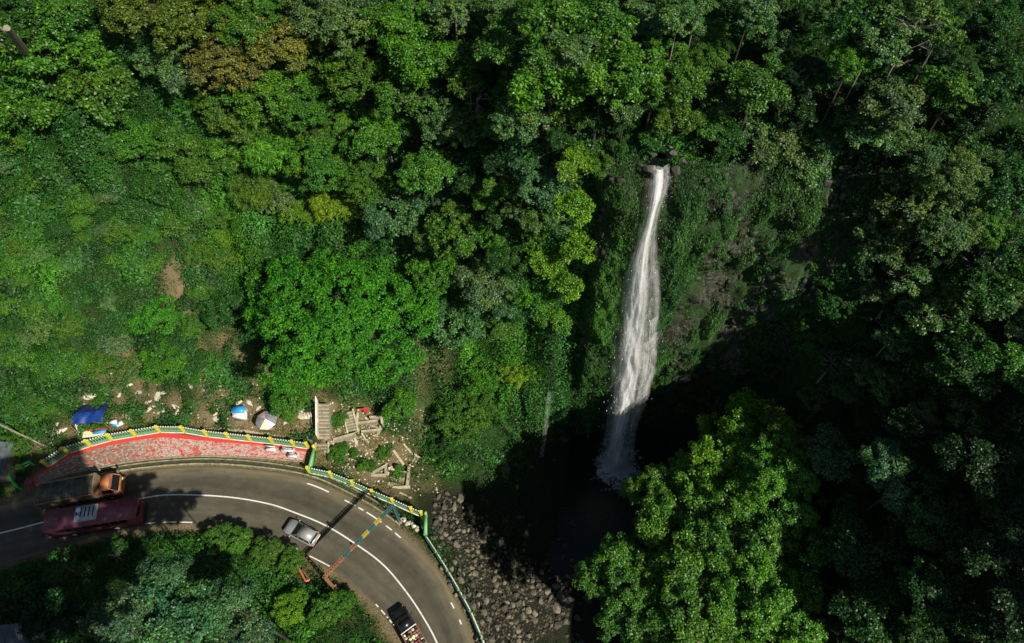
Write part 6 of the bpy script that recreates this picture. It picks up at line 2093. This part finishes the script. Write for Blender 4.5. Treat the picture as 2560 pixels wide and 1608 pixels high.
for x in (-.9, .9): MB().box((x, .2, .2), (.1, .35, .4)).build('bench_leg', M['wood'], r)

# red metal stand
c_ = P(913, 1028, .8)
r = empty('red_stand', (c_[0], c_[1], float(height(c_[0], c_[1]))))
tag(r, 'thin red metal stand above the narrow stairs', 'stand')
MB().tube((0, 0, 0), (0, 0, 1.9), .05).build('post', M['wood'], r)
MB().box((0, 0, 1.95), (1.1, .22, .08)).build('crossbar', M['red'], r)
MB().box((.1, -.1, 1.5), (.3, .1, .5)).build('panel', M['red'], r)
# red and white board
c_ = P(978, 1174, -2.4)
r = empty('warning_board', (c_[0], c_[1], float(height(c_[0], c_[1]))), .3)
tag(r, 'little red and white board standing by the bushy plant', 'board')
MB().box((0, 0, .7), (.5, .06, .7)).build('panel', M['white'], r)
MB().box((.1, -.04, .72), (.26, .03, .5)).build('red_panel', M['red'], r)
for s in (-1, 1): MB().box((s * .2, 0, .18), (.06, .06, .4)).build('leg', M['wood'], r)

# bench and table on the terrace
c_ = P(679, 1127, .07)
r = empty('bench', c_, -.10)
tag(r, 'white bench with a backrest on the red part of the terrace', 'bench')
MB().box((0, 0, .43), (1.15, .38, .07)).build('seat', M['white'], r, bevel=.02)
MB().box((0, .2, .75), (1.15, .06, .35)).build('backrest', M['white'], r, bevel=.02)
for s in (-1, 1):
    for y in (-.13, .15): MB().box((s * .48, y, .2), (.07, .07, .4)).build('leg', M['white'], r)
for i, (x, y, wd, lab) in enumerate([(722, 1132, 1.5, 'long white table on the terrace right of the bench'), (735, 1146, 1.1, 'short white table near the southeast corner of the terrace')]):
    c_ = P(x, y, .07)
    r = empty('table', c_, -.12)
    tag(r, lab, 'table')
    MB().box((0, 0, .7), (wd, .28, .05)).build('tabletop', M['white'], r, bevel=.01)
    MB().box((0, .3, .42), (wd, .16, .05)).build('bench_plank', M['white'], r)
    for s in (-1, 1): MB().box((s * wd * .42, .08, .34), (.06, .6, .66)).build('leg', M['grey'], r)

# green pipe gate at the west end
pts = [P(x, y, 0) for x, y in [(86, 1163), (62, 1175), (41, 1178), (36, 1198), (44, 1212), (54, 1224)]]
r = empty('pipe_barrier', pts[0])
tag(r, 'bright green pipe barrier at the west end of the terrace', 'barrier')
for k, p in enumerate(pts):
    q_ = p - pts[0]
    MB().tube((q_[0], q_[1], 0), (q_[0], q_[1], 1.15), .11, n=8).build('post', M['brightgreen'], r)
    if k:
        o_ = pts[k - 1] - pts[0]
        for z, rd in ((1.12, .13), (.6, .08)): MB().tube((o_[0], o_[1], z), (q_[0], q_[1], z), rd, n=8).build('rail', M['brightgreen'], r)
q_ = pts[1] - pts[0]
MB().box((q_[0], q_[1], 1.3), (.5, .3, .2)).build('finial', M['gold'], r)
c_ = P(80, 1210, .0)
r = empty('litter_bin', c_)
tag(r, 'low red litter bin at the west tip of the terrace', 'bin')
MB().tube((0, 0, 0), (0, 0, .7), .34, .4, 14).build('body', M['red'], r)
MB().tube((0, 0, .7), (0, 0, .76), .43, .38, 14).build('lid', M['maroon'], r)

# leaning pole, dead trunks
def pole(label, a, za, b, zb, r0, r1, mat, name, cat, parts=None):
    pa, pb = P(*a, za), P(*b, zb)
    root = empty(name, pa)
    tag(root, label, cat)
    d = Vector(pb - pa)
    MB().tube((0, 0, 0), d, r0, r1, 8).build('shaft', mat, root)
    return root, d


rt, d = pole('bare wooden pole leaning over the grass at the left edge', (129, 1123), -.1, (-25, 1050), 5.2, .13, .09, M['bark_pale'], 'leaning_pole', 'pole')
MB().box(d * .92, (.9, .1, .1), .4).build('crossarm', M['wood'], rt)
for (a, b, oa, ob, r0, lab) in [((62, 130), (17, 70), 4, 10, .42, 'thick bare dead trunk slanting in the upper left corner'), ((36, 150), (5, 100), 4, 8, .12, 'thin bare dead branch left of the thick dead trunk')]:
    p0, _ = march(*a, 1.0)
    t0_, _ = march(a[0], a[1], 0)
    z0 = float(p0[2]) + 2.5
    rt, d = pole(lab, a, z0, b, z0 + 5.5, r0, r0 * .6, M['bark_pale'], 'dead_trunk', 'dead tree')
    MB().tube(d * .6, d * .75 + Vector((-.9, .3, .6)), r0 * .4, r0 * .15, 6).build('branch', M['bark_pale'], rt)


def bare_twigs(label, x, y, off, size, seed, n=9, down=False):
    p_, t_ = march(x, y, off)
    g_ = float(height(p_[0], p_[1]))
    R = size * t_ / F
    root = empty('bare_tree', (p_[0], p_[1], g_))
    tag(root, label, 'dead tree')
    rd = random.Random(seed)
    h_ = p_[2] - g_
    MB().tube((0, 0, -.3), (0, 0, h_ * .8), .09, .05, 7).build('trunk', M['bark_pale'], root)
    for k in range(n):
        a = rd.uniform(0, 6.28)
        mb = MB()
        p0 = Vector((0, 0, h_ * rd.uniform(.55, .8)))
        p1 = p0 + Vector((math.cos(a) * R * .6, math.sin(a) * R * .6, R * rd.uniform(.1, .7)))
        mb.tube(p0, p1, .045, .028, 5, False)
        for j in range(4):
            p2 = p1 + Vector((math.cos(a + rd.uniform(-1, 1)), math.sin(a + rd.uniform(-1, 1)), rd.uniform(-.3, .8))) * R * .5
            mb.tube(p1, p2, .026, .012, 4, False)
        mb.build('branch', M['bark_pale'], root)


bare_twigs('pale leafless branches hanging below the half bare grey tree', 1158, 70, 9.5, 40, 1)
bare_twigs('fan of bare yellowish twigs beside the narrow black gap', 1190, 205, 8.5, 34, 2, 12)
bare_twigs('pale forked dead branch left of centre near the top', 957, 280, 8, 34, 3)
bare_twigs('white leafless branch among the leaves at the top right', 2290, 70, 8, 40, 4, 9)
bare_twigs('pale leafless top sticking out on the right slope', 2030, 480, 8, 30, 5, 10)
bare_twigs('pale leafless branches in the tree group beside the pool', 1780, 1350, 15.5, 52, 6, 8)
bare_twigs('pale bare twigs at the top of the sunlit tree group', 1935, 1100, 14, 34, 7, 10)
bare_twigs('pale bare sapling in the shade south of the bus', 282, 1385, 2.0, 22, 8, 5)
bare_twigs('pale bare branch at the right edge of the right slope', 2490, 600, 8, 32, 9, 8)

# orange frame by the gantry foot
pa, pb, pc_, = P(742, 1412, 1.0), P(764, 1453, 1.5), P(774, 1450, 1.3)
r = empty('orange_frame', (pb[0], pb[1], float(height(pb[0], pb[1]))))
tag(r, 'orange painted metal frame lying in the bushes left of the gantry', 'frame')
o_ = np.array(r.location)
MB().tube(pa - o_, pb - o_, .10).build('long_bar', M['rustorange'], r)
MB().tube(pb - o_, pc_ - o_, .10).build('end_bar', M['rustorange'], r)
MB().tube(pc_ - o_, P(758, 1428, 1.2) - o_, .07).build('short_bar', M['brownrust'], r)
MB().tube(P(757, 1425, 1.2) - o_, P(748, 1430, 1.2) - o_, .05).build('cross_bar', M['brownrust'], r)
for p in (pa, pb): MB().tube(p - o_, np.array([p[0], p[1], float(height(p[0], p[1]))]) - o_, .05).build('leg', M['brownrust'], r)

# broken concrete pile beside the gantry foot
for k in range(12):
    x, y = 1003 + k * 3.6 + rr.uniform(-3, 3), 1296 + k * 2.6 + rr.uniform(-4, 4)
    c_ = P(x, y, .05)
    o = MB().box((0, 0, .15), (rr.uniform(.3, .6), rr.uniform(.25, .45), rr.uniform(.2, .35))).build('concrete_block', M['concrete_pale'] if k % 3 else M['white'], None, bevel=.04, loc=c_, rot=(rr.uniform(-.2, .2), rr.uniform(-.2, .2), rr.uniform(0, 3)))
    tag(o, 'pale broken concrete block in the heap beside the right gantry post', 'concrete block', 'broken concrete blocks heaped beside the gantry')

# buildings at the left edge
for lab, cpx, w_, dp_, hh, mt, ang in [('small grey roofed shed cut off by the left edge', (-16, 1148), 3.0, 4.0, 2.6, 'greyshade', .1), ('dark slate roofed hut in the lower left corner', (55, 1600), 7.2, 3.0, 2.8, 'greyshade', .06)]:
    c_ = P(*cpx, hh)
    g_ = float(height(c_[0], c_[1]))
    r = empty('shed', (c_[0], c_[1], g_), ang)
    tag(r, lab, 'shed')
    hz_ = hh - g_
    MB().box((0, 0, hz_ / 2 - .2), (w_ - .5, dp_ - .5, hz_)).build('wall', M['concrete'], r)
    rf = MB().prism([(-w_ / 2, hz_ - .25), (w_ / 2, hz_ - .25), (w_ / 2, hz_ - .15), (0, hz_ + .35), (-w_ / 2, hz_ - .15)], -dp_ / 2, dp_ / 2).build('roof', M[mt], r)
    for k in range(5): MB().box((-w_ / 2 + .4 + k * (w_ - .8) / 4, 0, hz_ + .02 + .33 * (1 - abs(k - 2) / 2) - .04), (.08, dp_, .07)).build('roof_batten', M[mt], rf)
    MB().box((w_ / 2 - .24, .2, hz_ / 2 - .3), (.05, .9, 1.8)).build('door', M['wood'], r)
    MB().box((-w_ * .2, -dp_ / 2 + .24, hz_ / 2), (.9, .05, .7)).build('window', M['glass'], r)
